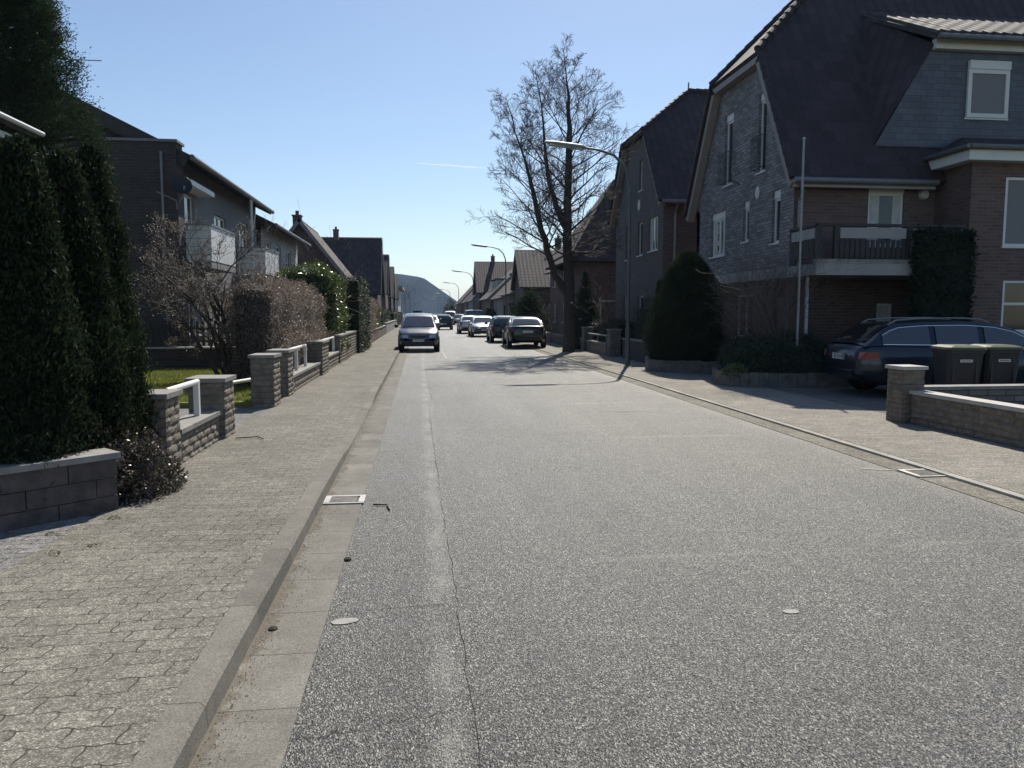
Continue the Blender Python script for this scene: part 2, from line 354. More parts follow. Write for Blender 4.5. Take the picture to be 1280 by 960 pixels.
M['lamp_grey'] = simple('lamp_grey', (0.30, 0.33, 0.30), 0.5, metal=0.2, var=0.1)
M['pole'] = simple('pole_paint', (0.13, 0.15, 0.15), 0.5, metal=0.4, var=0.15, scale=5)
M['bark'] = simple('bark', (0.085, 0.07, 0.058), 0.9, var=0.3, scale=14, bmp=0.9)
M['twig'] = simple('twig', (0.14, 0.115, 0.1), 0.75, var=0.2, scale=10)
M['twig_pale'] = simple('twig_pale', (0.2, 0.16, 0.13), 0.7, var=0.25, scale=10)
M['thuja'] = leafmat('thuja_leaf', [(0.010, 0.021, 0.014), (0.018, 0.034, 0.018), (0.036, 0.052, 0.022), (0.055, 0.058, 0.028)], 0.75, 0.22, 0.15)
M['conifer'] = leafmat('conifer_leaf', [(0.018, 0.035, 0.02), (0.035, 0.06, 0.028), (0.055, 0.08, 0.03)], 0.75, 0.22, 0.15)
M['core'] = simple('inner_foliage', (0.02, 0.032, 0.017), 0.95, var=0.4, scale=14, bmp=1.0)
M['core_brown'] = simple('inner_twigs', (0.08, 0.065, 0.057), 0.95, var=0.4, scale=14, bmp=1.0)
M['beech'] = leafmat('beech_leaf', [(0.12, 0.09, 0.072), (0.2, 0.155, 0.125), (0.3, 0.25, 0.21), (0.15, 0.12, 0.105)], 0.5, 0.35)
M['laurel'] = leafmat('laurel_leaf', [(0.04, 0.075, 0.02), (0.09, 0.13, 0.03), (0.16, 0.19, 0.05)], 0.3, 0.3, 0.8)
M['yew'] = leafmat('yew_leaf', [(0.015, 0.03, 0.018), (0.03, 0.05, 0.025), (0.05, 0.07, 0.03)], 0.5, 0.2)
M['cotoneaster'] = leafmat('cotoneaster_leaf', [(0.03, 0.03, 0.022), (0.07, 0.055, 0.04), (0.12, 0.08, 0.06), (0.09, 0.09, 0.045)], 0.22, 0.12, 0.9)
M['ivy'] = leafmat('ivy_leaf', [(0.014, 0.024, 0.017), (0.026, 0.04, 0.024)], 0.6, 0.12, 0.2)
M['bud'] = leafmat('bud', [(0.3, 0.25, 0.2), (0.42, 0.37, 0.32), (0.2, 0.16, 0.12)], 0.5, 0.3)
M['twig_leaf'] = leafmat('young_leaf', [(.06, .07, .035), (.1, .1, .06)], .6, .3)
M['grass'] = leafmat('grass_blade', [(0.10, 0.14, 0.02), (0.2, 0.24, 0.04), (0.3, 0.3, 0.08), (0.14, 0.17, 0.04)], 0.6, 0.35)
M['tyre'] = simple('tyre_rubber', (0.02, 0.02, 0.02), 0.8, var=0.15)
M['black_plastic'] = simple('black_plastic', (0.025, 0.025, 0.028), 0.5, var=0.1)
M['rim'] = simple('alloy', (0.45, 0.46, 0.48), 0.3, metal=0.9, var=0.06)
M['car_glass'] = glassmat('car_glass', (0.02, 0.025, 0.03), 0.02)
M['car_glass'].node_tree.nodes['Principled BSDF'].inputs['IOR'].default_value = 1.9
M['tail'] = simple('tail_lamp', (0.30, 0.015, 0.02), 0.15, var=0.2, scale=20, coat=0.8)
M['head'] = simple('head_lamp', (0.55, 0.57, 0.6), 0.12, metal=0.3, var=0.2, scale=20, coat=1)
M['plate'] = simple('plate_white', (0.68, 0.68, 0.66), 0.4, var=0.04)
M['ink'] = simple('ink', (0.01, 0.01, 0.012), 0.5)
M['plate_blue'] = simple('plate_blue', (0.01, 0.03, 0.25), 0.4)
M['chrome'] = simple('chrome', (0.7, 0.71, 0.72), 0.15, metal=1.0, var=0.03)

# ------------------------------------------------------------------ foliage
rng = np.random.default_rng(7)
def unit(a): return a / np.maximum(np.linalg.norm(a, axis=-1, keepdims=True), 1e-9)
def leaves(name, m, parent, C, D, L, Wd, org=None):
    """kite-shaped leaves: centres C, axis D, length L, width Wd (arrays)"""
    n = len(C); o0 = np.array(org if org is not None else (parent_origin(parent) if parent else (0, 0, 0)))
    D = unit(D); r = unit(rng.normal(size=(n, 3))); B = unit(np.cross(D, r)); L = np.broadcast_to(L, (n,))[:, None]; Wd = np.broadcast_to(Wd, (n,))[:, None]
    C = C - o0
    V = np.stack([C - D * L * 0.5, C + B * Wd * 0.5, C + D * L * 0.5, C - B * Wd * 0.5], 1).reshape(-1, 3)
    me = bpy.data.meshes.new(name); me.vertices.add(n * 4); me.vertices.foreach_set('co', V.ravel())
    me.loops.add(n * 4); me.loops.foreach_set('vertex_index', np.arange(n * 4, dtype=np.int32))
    me.polygons.add(n); me.polygons.foreach_set('loop_start', np.arange(n, dtype=np.int32) * 4)
    me.update(); me.validate(); me.materials.append(m)
    ob = bpy.data.objects.new(name, me); COL.objects.link(ob)
    if parent: ob.parent = parent
    else: ob.location = tuple(o0)
    return ob
def lump(P_, f=1.0, seed=0.0):
    x, y, z = P_[:, 0] * f, P_[:, 1] * f, P_[:, 2] * f
    return (np.sin(3.1 * x + 1.7 * y + seed) + np.sin(2.3 * y - 2.9 * z + 1.3 * seed) + np.sin(3.7 * z + 2.1 * x + 2.1 * seed) + np.sin(7.3 * x - 5.1 * z + seed) * .6 + np.sin(6.1 * y + 8.3 * z - seed) * .6) / 4.2

def column_shrub(name, label, cat, base, h, r, mats=('thuja', 'core'), n=26000, group=None, tip=0.12, lean=(0, 0), shape=None, leaf=(0.048, 0.013), seed=0, bulge=0.35, spiky=1.0):
    """conifer column: profile from broad belly to pointed tip, shaggy sprays"""
    t_ = thing(name, label, cat, base, group)
    prof = shape or (lambda t: np.where(t < bulge, 0.86 + 0.14 * t / bulge, np.power(np.clip(1 - (t - bulge) / (1 - bulge), 0, 1), 0.75) * (1 - tip) + tip * (1 - t)))
    nc = n // 34
    t = rng.random(nc) ** 0.9; a = rng.random(nc) * 2 * math.pi
    rr = prof(t) * r
    base_ = np.array(base)
    dirs = np.stack([np.cos(a), np.sin(a), np.zeros(nc)], 1)
    Cc = np.stack([lean[0] * t, lean[1] * t, t * h], 1)
    pts = Cc + dirs * rr[:, None]
    lf = lump(pts + base_, 1.6 / max(r, .3) * .6, seed)
    pts = Cc + dirs * (rr * (1 + 0.20 * lf + 0.04 * rng.normal(size=nc)))[:, None]
    up = unit(np.stack([dirs[:, 0] * 0.35, dirs[:, 1] * 0.35, np.full(nc, 1.0)], 1) + rng.normal(size=(nc, 3)) * 0.18)
    k = 34; s = np.repeat(pts, k, 0); d = np.repeat(up, k, 0); dd = np.repeat(dirs, k, 0)
    q = rng.random((len(s), 1)); spr = 0.11 * max(0.7, r)
    s = s + d * (q - 0.25) * 0.30 * spiky * max(.6, r) + rng.normal(size=s.shape) * spr * (1.1 - q) * 0.8 - dd * np.abs(rng.normal(size=(len(s), 1))) * 0.05
    D = d + rng.normal(size=s.shape) * 0.45
    leaves('foliage', M[mats[0]], t_, s + base_, D, leaf[0] * (0.6 + rng.random(len(s)) * .8), leaf[1] * (0.7 + rng.random(len(s)) * .8))
    mb = MB(); nr, na = 26, 28
    for i in range(nr + 1):
        tt = i / nr
        for j in range(na):
            an = 2 * math.pi * j / na; rad = float(prof(np.array([tt]))[0]) * r
            p = np.array([[lean[0] * tt + math.cos(an) * rad, lean[1] * tt + math.sin(an) * rad, tt * h]])
            rad *= 0.86 * (1 + 0.20 * float(lump(p + base_, 1.6 / max(r, .3) * .6, seed)[0]))
            mb.v.append((base[0] + lean[0] * tt + math.cos(an) * rad, base[1] + lean[1] * tt + math.sin(an) * rad, base[2] + tt * h * 0.97))
    for i in range(nr):
        for j in range(na): j2 = (j + 1) % na; mb.f.append((i * na + j, i * na + j2, (i + 1) * na + j2, (i + 1) * na + j))
    mb.build('inner_foliage', M[mats[1]], t_, True)
    return t_

def hedge(name, label, cat, x0, y0, x1, y1, z0, z1, mats, n=20000, group=None, leaf=(0.05, 0.03), rnd=0.25, amp=0.08, seed=0.0, up=0.3):
    """clipped or loose hedge: rounded box shell of leaves round an inner mass"""
    base = ((x0 + x1) / 2, (y0 + y1) / 2, z0); t_ = thing(name, label, cat, base, group)
    hx, hy, hz = (x1 - x0) / 2, (y1 - y0) / 2, (z1 - z0)
    A = [2 * hx * hz, 2 * hx * hz, 2 * hy * hz, 2 * hy * hz, 4 * hx * hy]; A = np.array(A) / sum(A)
    f = rng.choice(5, n, p=A); u = rng.random(n) * 2 - 1; v = rng.random(n); P_ = np.zeros((n, 3)); Nn = np.zeros((n, 3))
    for k, (ax, sg) in enumerate(((1, -1), (1, 1), (0, -1), (0, 1))):
        m_ = f == k
        P_[m_, ax] = sg * (hy if ax == 1 else hx); P_[m_, 1 - ax] = u[m_] * (hx if ax == 1 else hy); P_[m_, 2] = v[m_] * hz; Nn[m_, ax] = sg
    m_ = f == 4; P_[m_, 0] = u[m_] * hx; P_[m_, 1] = (v[m_] * 2 - 1) * hy; P_[m_, 2] = hz; Nn[m_, 2] = 1
    def rounder(P_):
        q = P_.copy(); rr = rnd * min(hx, hz)
        c = np.stack([np.clip(P_[:, 0], -hx + rr, hx - rr), np.clip(P_[:, 1], -hy + min(rr, hy), hy - min(rr, hy)), np.minimum(P_[:, 2], hz - rr)], 1)
        d = P_ - c; L = np.linalg.norm(d, axis=1, keepdims=True); d = np.where(L > rr, d / np.maximum(L, 1e-9) * rr, d)
        return c + d
    P_ = rounder(P_); wp = P_ + np.array(base)
    P_ = P_ + Nn * (lump(wp, 1.5, seed) * amp + lump(wp, 5.0, seed + 3) * amp * .5)[:, None] + rng.normal(size=P_.shape) * np.array([.04, .04, .04]) - Nn * np.abs(rng.normal(size=(n, 1))) * .04
    D = Nn * 0.5 + np.array([0, 0, up]) + rng.normal(size=P_.shape) * 0.7
    leaves('foliage', M[mats[0]], t_, P_ + np.array(base), D, leaf[0] * (.6 + rng.random(n) * .8), leaf[1] * (.6 + rng.random(n) * .8))
    mb = MB(); g = []; nx, ny, nz = 6, max(4, int(hy * 3)), 6
    sh = 0.9
    def addgrid(fn, a, b):
        o = len(mb.v)
        pts = np.array([fn(i / a, j / b) for i in range(a + 1) for j in range(b + 1)])
        pts = rounder(pts); wp = pts + np.array(base)
        pts = pts * np.array([1 - .07 / hx if hx > .2 else .8, 1 - .07 / hy if hy > .2 else .8, 1 - .06 / hz]) 
        mb.v.extend([tuple(q) for q in (pts + np.array(base))])
        for i in range(a):
            for j in range(b): p0 = o + i * (b + 1) + j; mb.f.append((p0, p0 + b + 1, p0 + b + 2, p0 + 1))
    addgrid(lambda a, b: (-hx + 2 * hx * a, -hy, hz * b), nx, nz); addgrid(lambda a, b: (hx - 2 * hx * a, hy, hz * b), nx, nz)
    addgrid(lambda a, b: (-hx, hy - 2 * hy * a, hz * b), ny, nz); addgrid(lambda a, b: (hx, -hy + 2 * hy * a, hz * b), ny, nz)
    addgrid(lambda a, b: (-hx + 2 * hx * a, -hy + 2 * hy * b, hz), nx, ny)
    mb.build('inner_growth', M[mats[1]], t_, True)
    return t_

def blob_shrub(name, label, cat, base, rad, m, n=8000, leaf=(0.04, 0.02), group=None, core=None, seed=0.0, stems=True, flat=0.0):
    t_ = thing(name, label, cat, base, group); b = np.array(base); rad = np.array(rad)
    d = unit(rng.normal(size=(n, 3))); d[:, 2] = np.abs(d[:, 2]) if flat == 0 else d[:, 2]
    r = (0.62 + 0.38 * rng.random(n) ** 0.6)[:, None]; P_ = d * rad * r
    P_ *= (1 + 0.28 * lump(P_ + b, 2.6 / rad.mean(), seed))[:, None]
    leaves('foliage', M[m], t_, P_ + b, d * .6 + rng.normal(size=d.shape) * .7, leaf[0] * (.6 + rng.random(n) * .8), leaf[1] * (.6 + rng.random(n) * .8))
    if core:
        mb = MB(); prof = [(math.cos(k / 8 * math.pi / 2), math.sin(k / 8 * math.pi / 2)) for k in range(9)]
        o = len(mb.v); na = 18
        for (c_, s_) in prof:
            for k in range(na):
                an = 2 * math.pi * k / na; p = np.array([c_ * math.cos(an), c_ * math.sin(an), s_]) * rad * 0.68
                p = p * (1 + 0.28 * float(lump((p + b)[None], 2.6 / rad.mean(), seed)[0])); mb.v.append(tuple(p + b))
        for i in range(8):
            for k in range(na): k2 = (k + 1) % na; mb.f.append((i * na + k, i * na + k2, (i + 1) * na + k2, (i + 1) * na + k))
        mb.build('inner_growth', M[core], t_, True)
    return t_

class Twigs:
    def __init__(s, seed): s.r = random.Random(seed); s.limb = MB(); s.fine = MB(); s.tips = []
    def grow(s, p, d, L, r, lev, maxlev, up=0.08, wig=0.16, kids=(3, 6), ang=(28, 60), shrink=(.5, .75), rmin=0.004, clip=None):
        rr = s.r; n = 4 if lev < maxlev else 3; pts = [Vector(p)]; d = nrm(d); step = L / n; dirs = [d.copy()]
        for i in range(n):
            d = nrm(d + Vector((rr.gauss(0, wig), rr.gauss(0, wig), rr.gauss(0, wig) + up)))
            pts.append(pts[-1] + d * step); dirs.append(d.copy())
        rad = [max(rmin, r * (1 - 0.65 * i / n)) for i in range(n + 1)]
        mb = s.limb if lev <= 1 else s.fine
        mb.tube(pts, rad, 6 if lev <= 0 else (5 if lev == 1 else 3), caps=lev <= 1)
        if lev >= maxlev: s.tips.append((pts[-1], dirs[-1])); return
        k = rr.randint(*kids)
        for i in range(k):
            t = 0.2 + 0.8 * (i + rr.random() * .9) / k; t = min(t, 0.99); seg = min(n - 1, int(t * n)); fr = t * n - seg
            q = pts[seg].lerp(pts[seg + 1], fr); dd = dirs[seg + 1]
            ax = dd.orthogonal().normalized(); ax.rotate(Matrix.Rotation(rr.random() * 2 * math.pi, 3, dd))
            nd = dd.copy(); nd.rotate(Matrix.Rotation(R(rr.uniform(*ang)), 3, ax))
            nl = L * rr.uniform(*shrink) * (1 - 0.35 * t)
            if clip and not clip(q + nd * nl):
                nl *= 0.5
                if not clip(q + nd * nl): continue
            s.grow(q, nd, nl, rad[seg] * 0.55, lev + 1, maxlev, up, wig, kids, ang, shrink, rmin, clip)

def twig_shrub(name, label, cat, base, h, spread, nstem, seed, mtw='twig', buds=None, group=None, maxlev=2, nb=0, leafm='bud', lsz=(0.03, 0.02), kids=(3, 5)):
    t_ = thing(name, label, cat, base, group); tw = Twigs(seed); rr = tw.r
    for i in range(nstem):
        a = rr.random() * 2 * math.pi; d = Vector((math.cos(a) * spread * rr.random() / h, math.sin(a) * spread * rr.random() / h, 1))
        tw.grow(Vector(base) + Vector((rr.uniform(-1, 1), rr.uniform(-1, 1), 0)) * spread * 0.25, d, h * rr.uniform(.7, 1), 0.014, 1, maxlev + 1, kids=kids, rmin=0.003)
    tw.limb.build('stems', M[mtw], t_); 
    if tw.fine.v: tw.fine.build('twigs', M[mtw], t_)
    if nb:
        T = tw.tips; C = []; D = []
        for _ in range(nb):
            p, d = rr.choice(T); q = p - d * rr.random() * 0.12; C.append(q); D.append(d + Vector((rr.gauss(0, .4), rr.gauss(0, .4), rr.gauss(0, .4))))
        leaves('foliage', M[leafm], t_, np.array(C), np.array(D), lsz[0], lsz[1])
    return t_

# ------------------------------------------------------------------ setting: ground, road, pavements, hill, contrail
def struct(name, mb, m, smooth=False):
    return tag(mb.build(name, m, None, smooth), kind='structure')
struct('ground', MB().poly([(-4000, -60, -0.04), (4000, -60, -0.04), (4000, 5000, -0.04), (-4000, 5000, -0.04)]), M['ground'])
mb = MB()
for i in range(60):
    y0, y1 = -12 + i * 10, -2 + i * 10
    mb.poly([(-0.52, y0, 0), (4.93, y0, 0), (4.93, y1, 0), (-0.52, y1, 0)])
road = struct('road', mb, M['asphalt'])
struct('left_gutter', MB().box(-0.86, -12, -0.05, -0.52, 500, 0.006), M['gutter'])
struct('right_gutter', MB().box(4.93, -12, -0.05, 5.24, 500, 0.006), M['gutter_r'])
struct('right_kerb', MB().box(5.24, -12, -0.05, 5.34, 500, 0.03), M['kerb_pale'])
def kerb_h(y):
    def sm(a, b, t): t = min(1, max(0, (t - a) / (b - a))); return t * t * (3 - 2 * t)
    return 0.115 - 0.075 * (sm(8.2, 9.6, y) - sm(13.4, 14.8, y)) - 0.05 * (sm(40, 41, y) - sm(44, 45, y)) + 0.006 * math.sin(y * 2.1) * (1 if y < 30 else 0)
ys = [-12, -6, -2] + [i * 0.33 for i in range(0, 160)] + [60, 80, 120, 200, 500]
mb = MB(); ks = MB()
for a, b_ in zip(ys[:-1], ys[1:]):
    for (q0, q1, q2, q3) in (((-0.852, a, -.04), (-0.852, b_, -.04), (-0.868, b_, kerb_h(b_)), (-0.868, a, kerb_h(a))),):
        pass
    k0, k1 = kerb_h(a), kerb_h(b_)
    mb.poly([(-0.85, a, -.04), (-0.85, b_, -.04), (-0.862, b_, k1 - .018), (-0.862, a, k0 - .018)][::-1])
    mb.poly([(-0.862, a, k0 - .018), (-0.862, b_, k1 - .018), (-0.882, b_, k1), (-0.882, a, k0)][::-1])
    mb.poly([(-0.882, a, k0), (-0.882, b_, k1), (-1.0, b_, k1), (-1.0, a, k0)][::-1])
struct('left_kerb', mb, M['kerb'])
mb = MB(); xs = [-1.0, -1.25, -1.6, -2.0, -2.48]
def sw(x, y):
    k = kerb_h(y); t = min(1, (-1.0 - x) / 0.7); return k * (1 - t) + 0.118 * t + 0.004 * math.sin(x * 5 + y * 1.9) - 0.004
for a, b_ in zip(ys[:-1], ys[1:]):
    for x0, x1 in zip(xs[:-1], xs[1:]): mb.poly([(x1, a, sw(x1, a)), (x0, a, sw(x0, a)), (x0, b_, sw(x0, b_)), (x1, b_, sw(x1, b_))])
struct('left_pavement', mb, M['pave_l'])
struct('left_driveway', MB().poly([(-9, -4, .112), (-2.48, -4, .112), (-2.48, 6.0, .112), (-9, 6.0, .112)]).poly([(-6.2, 9.9, .11), (-2.48, 9.9, .114), (-2.48, 12.75, .114), (-6.2, 12.75, .11)]), M['pave_gar'])
struct('left_edging_path', MB().poly([(-2.62, 7.6, .119), (-2.44, 7.6, .119), (-2.44, 9.6, .119), (-2.62, 9.6, .119)]), M['soil'])
struct('right_pavement', MB().box(5.34, -12, -0.05, 7.45, 500, 0.034), M['pave_r'])
struct('right_driveway', MB().poly([(7.45, 10.2, .036), (16, 10.2, .036), (16, 16.2, .036), (7.45, 16.2, .036)]).poly([(7.45, 18, .036), (9.6, 18, .036), (9.6, 26.0, .036), (7.45, 26.0, .036)]), M['pave_dark'])
struct('front_garden_soil', MB().box(-14, 6.25, -.03, -2.5, 9.9, .2).box(-14, 20.6, -.03, -2.6, 60, .14).box(7.45, 16.2, -.03, 9.5, 18, .04).box(7.2, 26, -.03, 16, 160, .03).box(-14, 60, -.03, -2.6, 160, .1), M['soil'])
struct('lawn_ground', MB().box(-14, 12.75, -.03, -2.66, 20.6, .2), M['lawn'])
n = 52000
P_ = np.stack([rng.uniform(-9, -2.7, n), rng.uniform(12.8, 20.5, n), np.full(n, .215)], 1)
tag(leaves('lawn_grass', M['grass'], None, P_, np.stack([rng.normal(size=n) * .4, rng.normal(size=n) * .4, np.ones(n)], 1), 0.06 * (.5 + rng.random(n)), 0.012), 'short sunlit yellow-green grass of the left front garden', 'grass', kind='stuff')

# spoil heap in the far distance
mb = MB(); nu, nv = 140, 26
for j in range(nv + 1):
    t = j / nv
    for i in range(nu + 1):
        a = 2 * math.pi * i / nu; e = max(0, (t - .82) / .18)
        rx, ry = 318 - 112 * t - 22 * e * e, 270 - 112 * t - 22 * e * e
        g = 1 + (0.010 * math.sin(a * 23) + 0.007 * math.sin(a * 61 + 2)) * (1 - t)
        mb.v.append((-214 + rx * g * math.cos(a), 1450 + ry * g * math.sin(a), -2 + 80 * (t - .09 * e * e) + .8 * math.sin(a * 7) * t))
for j in range(nv):
    for i in range(nu): p0 = j * (nu + 1) + i; mb.f.append((p0, p0 + 1, p0 + nu + 2, p0 + nu + 1))
mb.f.append(tuple(nv * (nu + 1) + i for i in range(nu)))
hm = simple('spoil_heap', (0.035, 0.042, 0.05), 1.0, var=0.4, scale=0.03, spec=0.0)
struct('hill', mb, hm, 60)
cm, cnt, cb = mat('contrail'); cnt.nodes.remove(cb); pv = cnt.nodes.new('ShaderNodeVolumePrincipled')
pv.inputs['Color'].default_value = (1, 1, 1, 1); pv.inputs['Density'].default_value = .16; pv.inputs['Anisotropy'].default_value = .55
cnt.links.new(pv.outputs[0], cnt.nodes['Material Output'].inputs['Volume'])
pts = [Vector((-22, 3000, 573)).lerp(Vector((262, 3000, 559.5)), k / 16) + Vector((0, 0, math.sin(k) * .5)) for k in range(17)]
tag(MB().tube(pts, [0.4 + 2.6 * math.sin(math.pi * min(1, (k + .5) / 12) / 2) * (1 if k < 14 else .5) for k in range(17)], 8).build('contrail', cm, None, True), 'thin white aircraft vapour trail in the clear sky left of the bare tree', 'contrail', kind='stuff')

# cracks, worn marks and specks lying on the asphalt
def ribbon(pts, wd, z):
    mb = MB(); pts = [Vector((*p, z)) for p in pts]; o = 0
    for i, p in enumerate(pts):
        d = nrm(pts[min(i + 1, len(pts) - 1)] - pts[max(i - 1, 0)]); s = Vector((-d.y, d.x, 0)) * wd[i] / 2; mb.v += [tuple(p - s), tuple(p + s)]
    for i in range(len(pts) - 1): mb.f.append((2 * i, 2 * i + 1, 2 * i + 3, 2 * i + 2))
    return mb
rr = random.Random(3)
def crack(x0, y0, x1, y1, n, jit, wd, name='road_crack'):
    ps = []
    for i in range(n + 1):
        t = i / n; ps.append((x0 + (x1 - x0) * t + rr.gauss(0, jit), y0 + (y1 - y0) * t + rr.gauss(0, jit)))
    return struct(name, ribbon(ps, [wd * .6 * rr.uniform(.2, 1.2) for _ in ps], .004), M['crackm'])
M['crackm'] = simple('crack_shadow', (0.02, 0.02, 0.02), 0.95)
crack(.215, 1.8, .16, 7.4, 60, .006, .007); crack(.16, 7.4, .13, 14, 40, .006, .009); crack(.2, 14.5, .12, 26, 40, .008, .012)
crack(-.5, 2.88, .2, 3.05, 22, .012, .007); crack(-.5, 4.15, .16, 4.2, 16, .004, .007); crack(-.5, 6.75, .16, 6.85, 16, .006, .009)
crack(-.5, 9.0, .15, 9.25, 14, .01, .01); crack(.2, 11.2, 1.4, 11.4, 18, .01, .008); crack(3.2, 16.8, 4.9, 16.2, 20, .012, .012); crack(.1, 17.0, 1.9, 17.3, 14, .01, .03)
M['wornpaint'] = simple('worn_paint', (0.36, 0.35, 0.32), 0.8, var=0.2, scale=30)
def mark(poly, name='road_mark'): return struct(name, MB().poly([(*p, .0045) for p in poly]), M['wornpaint'])
def ell(cx, cy, a, b, rot=0, n=18):
    return [(cx + a * math.cos(t) * math.cos(rot) - b * math.sin(t) * math.sin(rot) + rr.gauss(0, .004), cy + a * math.cos(t) * math.sin(rot) + b * math.sin(t) * math.cos(rot)) for t in [2 * math.pi * k / n for k in range(n)]]
mark(ell(-.42, 4.02, .075, .04, .2)); mark(ell(2.02, 3.86, .045, .03)); 
mark([(0.88, 27.5), (0.98, 27.5), (0.98, 33.5), (0.88, 33.5)]); mark([(0.88, 39.5), (0.98, 39.5), (0.98, 45.5), (0.88, 45.5)])
mark([(2.85, 12.5), (3.9, 12.2), (3.9, 12.26), (2.86, 12.56)]); 
mark([(4.62, 7.42), (4.94, 7.30), (4.95, 7.35), (4.63, 7.47)])

# drain grates
def drain(name, label, x0, y0, x1, y1):
    t = thing(name, label, 'drain', ((x0 + x1) / 2, (y0 + y1) / 2, .006))
    fr = MB(); z = .006
    fr.box(x0, y0, z, x1, y0 + .022, z + .012).box(x0, y1 - .035, z, x1, y1, z + .012).box(x0, y0 + .035, z, x0 + .05, y1 - .035, z + .012).box(x1 - .05, y0 + .035, z, x1, y1 - .035, z + .012)
    fr.build('frame', M['metal'], t)
    b = MB(); k = 7
    for i in range(k):
        yy = y0 + .045 + (y1 - y0 - .09) * i / (k - 1); b.box(x0 + .05, yy - .011, z, x1 - .07, yy + .011, z + .009)
    b.build('bars', simple('rusty_bars', (.24, .22, .20), .5, metal=.5, var=.3, scale=16), t); MB().box(x0 + .05, y0 + .035, .002, x1 - .07, y1 - .035, .0065).build('shaft', M['ink'], t)
drain('drain_grate', 'metal drain grate in the concrete gutter of the left kerb', -.85, 6.55, -.5, 6.84)
drain('drain_grate', 'pale drain grate with a reddish sett beside it in the right gutter', 4.94, 6.95, 5.33, 7.3)

# ------------------------------------------------------------------ building helpers
X_, Y_, Z_ = Vector((1, 0, 0)), Vector((0, 1, 0)), Vector((0, 0, 1))
def clip_poly(poly, conv):
    out = poly
    for i in range(len(conv)):
        a, b = conv[i], conv[(i + 1) % len(conv)]; res = []
        f = lambda p: (b[0] - a[0]) * (p[1] - a[1]) - (b[1] - a[1]) * (p[0] - a[0])
        for k in range(len(out)):
            p, q = out[k], out[(k + 1) % len(out)]; fp, fq = f(p), f(q)
            if fp >= -1e-9: res.append(p)
            if (fp > 1e-9 and fq < -1e-9) or (fp < -1e-9 and fq > 1e-9):
                t = fp / (fp - fq); res.append((p[0] + (q[0] - p[0]) * t, p[1] + (q[1] - p[1]) * t))
        out = res
        if len(out) < 3: return []
    return out
def wall(mb, o, U, Nn, poly, holes=(), d=0.13):
    """outer skin of a wall: convex outline poly in (u,v), rectangular holes with reveals going inwards"""
    o, U, Nn = Vector(o), Vector(U), Vector(Nn)
    ar = sum(poly[i][0] * poly[(i + 1) % len(poly)][1] - poly[(i + 1) % len(poly)][0] * poly[i][1] for i in range(len(poly)))
    if ar < 0: poly = poly[::-1]
    us = sorted({p[0] for p in poly} | {h[0] for h in holes} | {h[2] for h in holes}); vs = sorted({p[1] for p in poly} | {h[1] for h in holes} | {h[3] for h in holes})
    fl = U.cross(Z_).dot(Nn) < 0
    W = lambda u, v, n=0: o + U * u + Z_ * v + Nn * n
    for u0, u1 in zip(us[:-1], us[1:]):
        for v0, v1 in zip(vs[:-1], vs[1:]):
            cu, cv = (u0 + u1) / 2, (v0 + v1) / 2
            if any(h[0] < cu < h[2] and h[1] < cv < h[3] for h in holes): continue
            c = clip_poly([(u0, v0), (u1, v0), (u1, v1), (u0, v1)], poly)
            if len(c) >= 3: q = [W(*p) for p in c]; mb.poly(q[::-1] if fl else q)
    for (a, b, c, e) in holes:
        for q in (((a, b), (a, e)), ((a, e), (c, e)), ((c, e), (c, b)), ((c, b), (a, b))):
            p = [W(*q[0]), W(*q[1]), W(*q[1], -d), W(*q[0], -d)]; mb.poly(p[::-1] if fl else p)
    return mb
def window(root, o, U, Nn, h, d=0.12, fm='white', pane='glass', mull=0, trans=0, sill=True, shutter=False, fw=0.07, name='window', curtain=False, label=None):
    a, b, c, e = h; Vv = (0, 0, 1); fr = MB(); n0, n1 = -d - .01, -d + .05
    top = e
    if shutter: fr.obox(o, U, Nn, a, c, e - .2, e, n0, n1 + .03); top = e - .2
    fr.obox(o, U, Nn, a, a + fw, b, top, n0, n1); fr.obox(o, U, Nn, c - fw, c, b, top, n0, n1)
    fr.obox(o, U, Nn, a + fw, c - fw, b, b + fw, n0, n1); fr.obox(o, U, Nn, a + fw, c - fw, top - fw, top, n0, n1)
    for k in range(mull):
        u = a + (c - a) * (k + 1) / (mull + 1); fr.obox(o, U, Nn, u - .045, u + .045, b + fw, top - fw, n0, n1)
    if trans: v = b + (top - b) * trans; fr.obox(o, U, Nn, a + fw, c - fw, v - .03, v + .03, n0, n1 - .004)
    f = fr.build(name, M[fm], root)
    if label: f['label'] = label
    MB().obox(o, U, Nn, a + fw * .8, c - fw * .8, b + fw * .8, top - fw * .8, n0 + .004, n0 + .03).build('pane', M[pane], f)
    if curtain:
        mb = MB(); w_ = c - a
        for (u0, u1, sgn) in ((a + fw, a + fw + w_ * .28, 1), (c - fw - w_ * .2, c - fw, -1)):
            k = 7
            for i in range(k):
                q0 = u0 + (u1 - u0) * i / k; q1 = u0 + (u1 - u0) * (i + 1) / k
                mb.obox(o, U, Nn, q0, q1, b + fw, top - fw, n0 + .03, n0 + .034 + (.006 if i % 2 else 0))
        mb.build('curtain', M['curtain'], f)
    if sill: MB().obox(o, U, Nn, a - .04, c + .04, b - .045, b - .003, -d + .02, .045).build('sill', M['coping'] if fm != 'white' else M['white'], f)
    return f
def roof(root, faces, m, t=0.14, name='roof'):
    mb = MB()
    for f in faces: mb.slab(f, t)
    return mb.build(name, M[m], root)
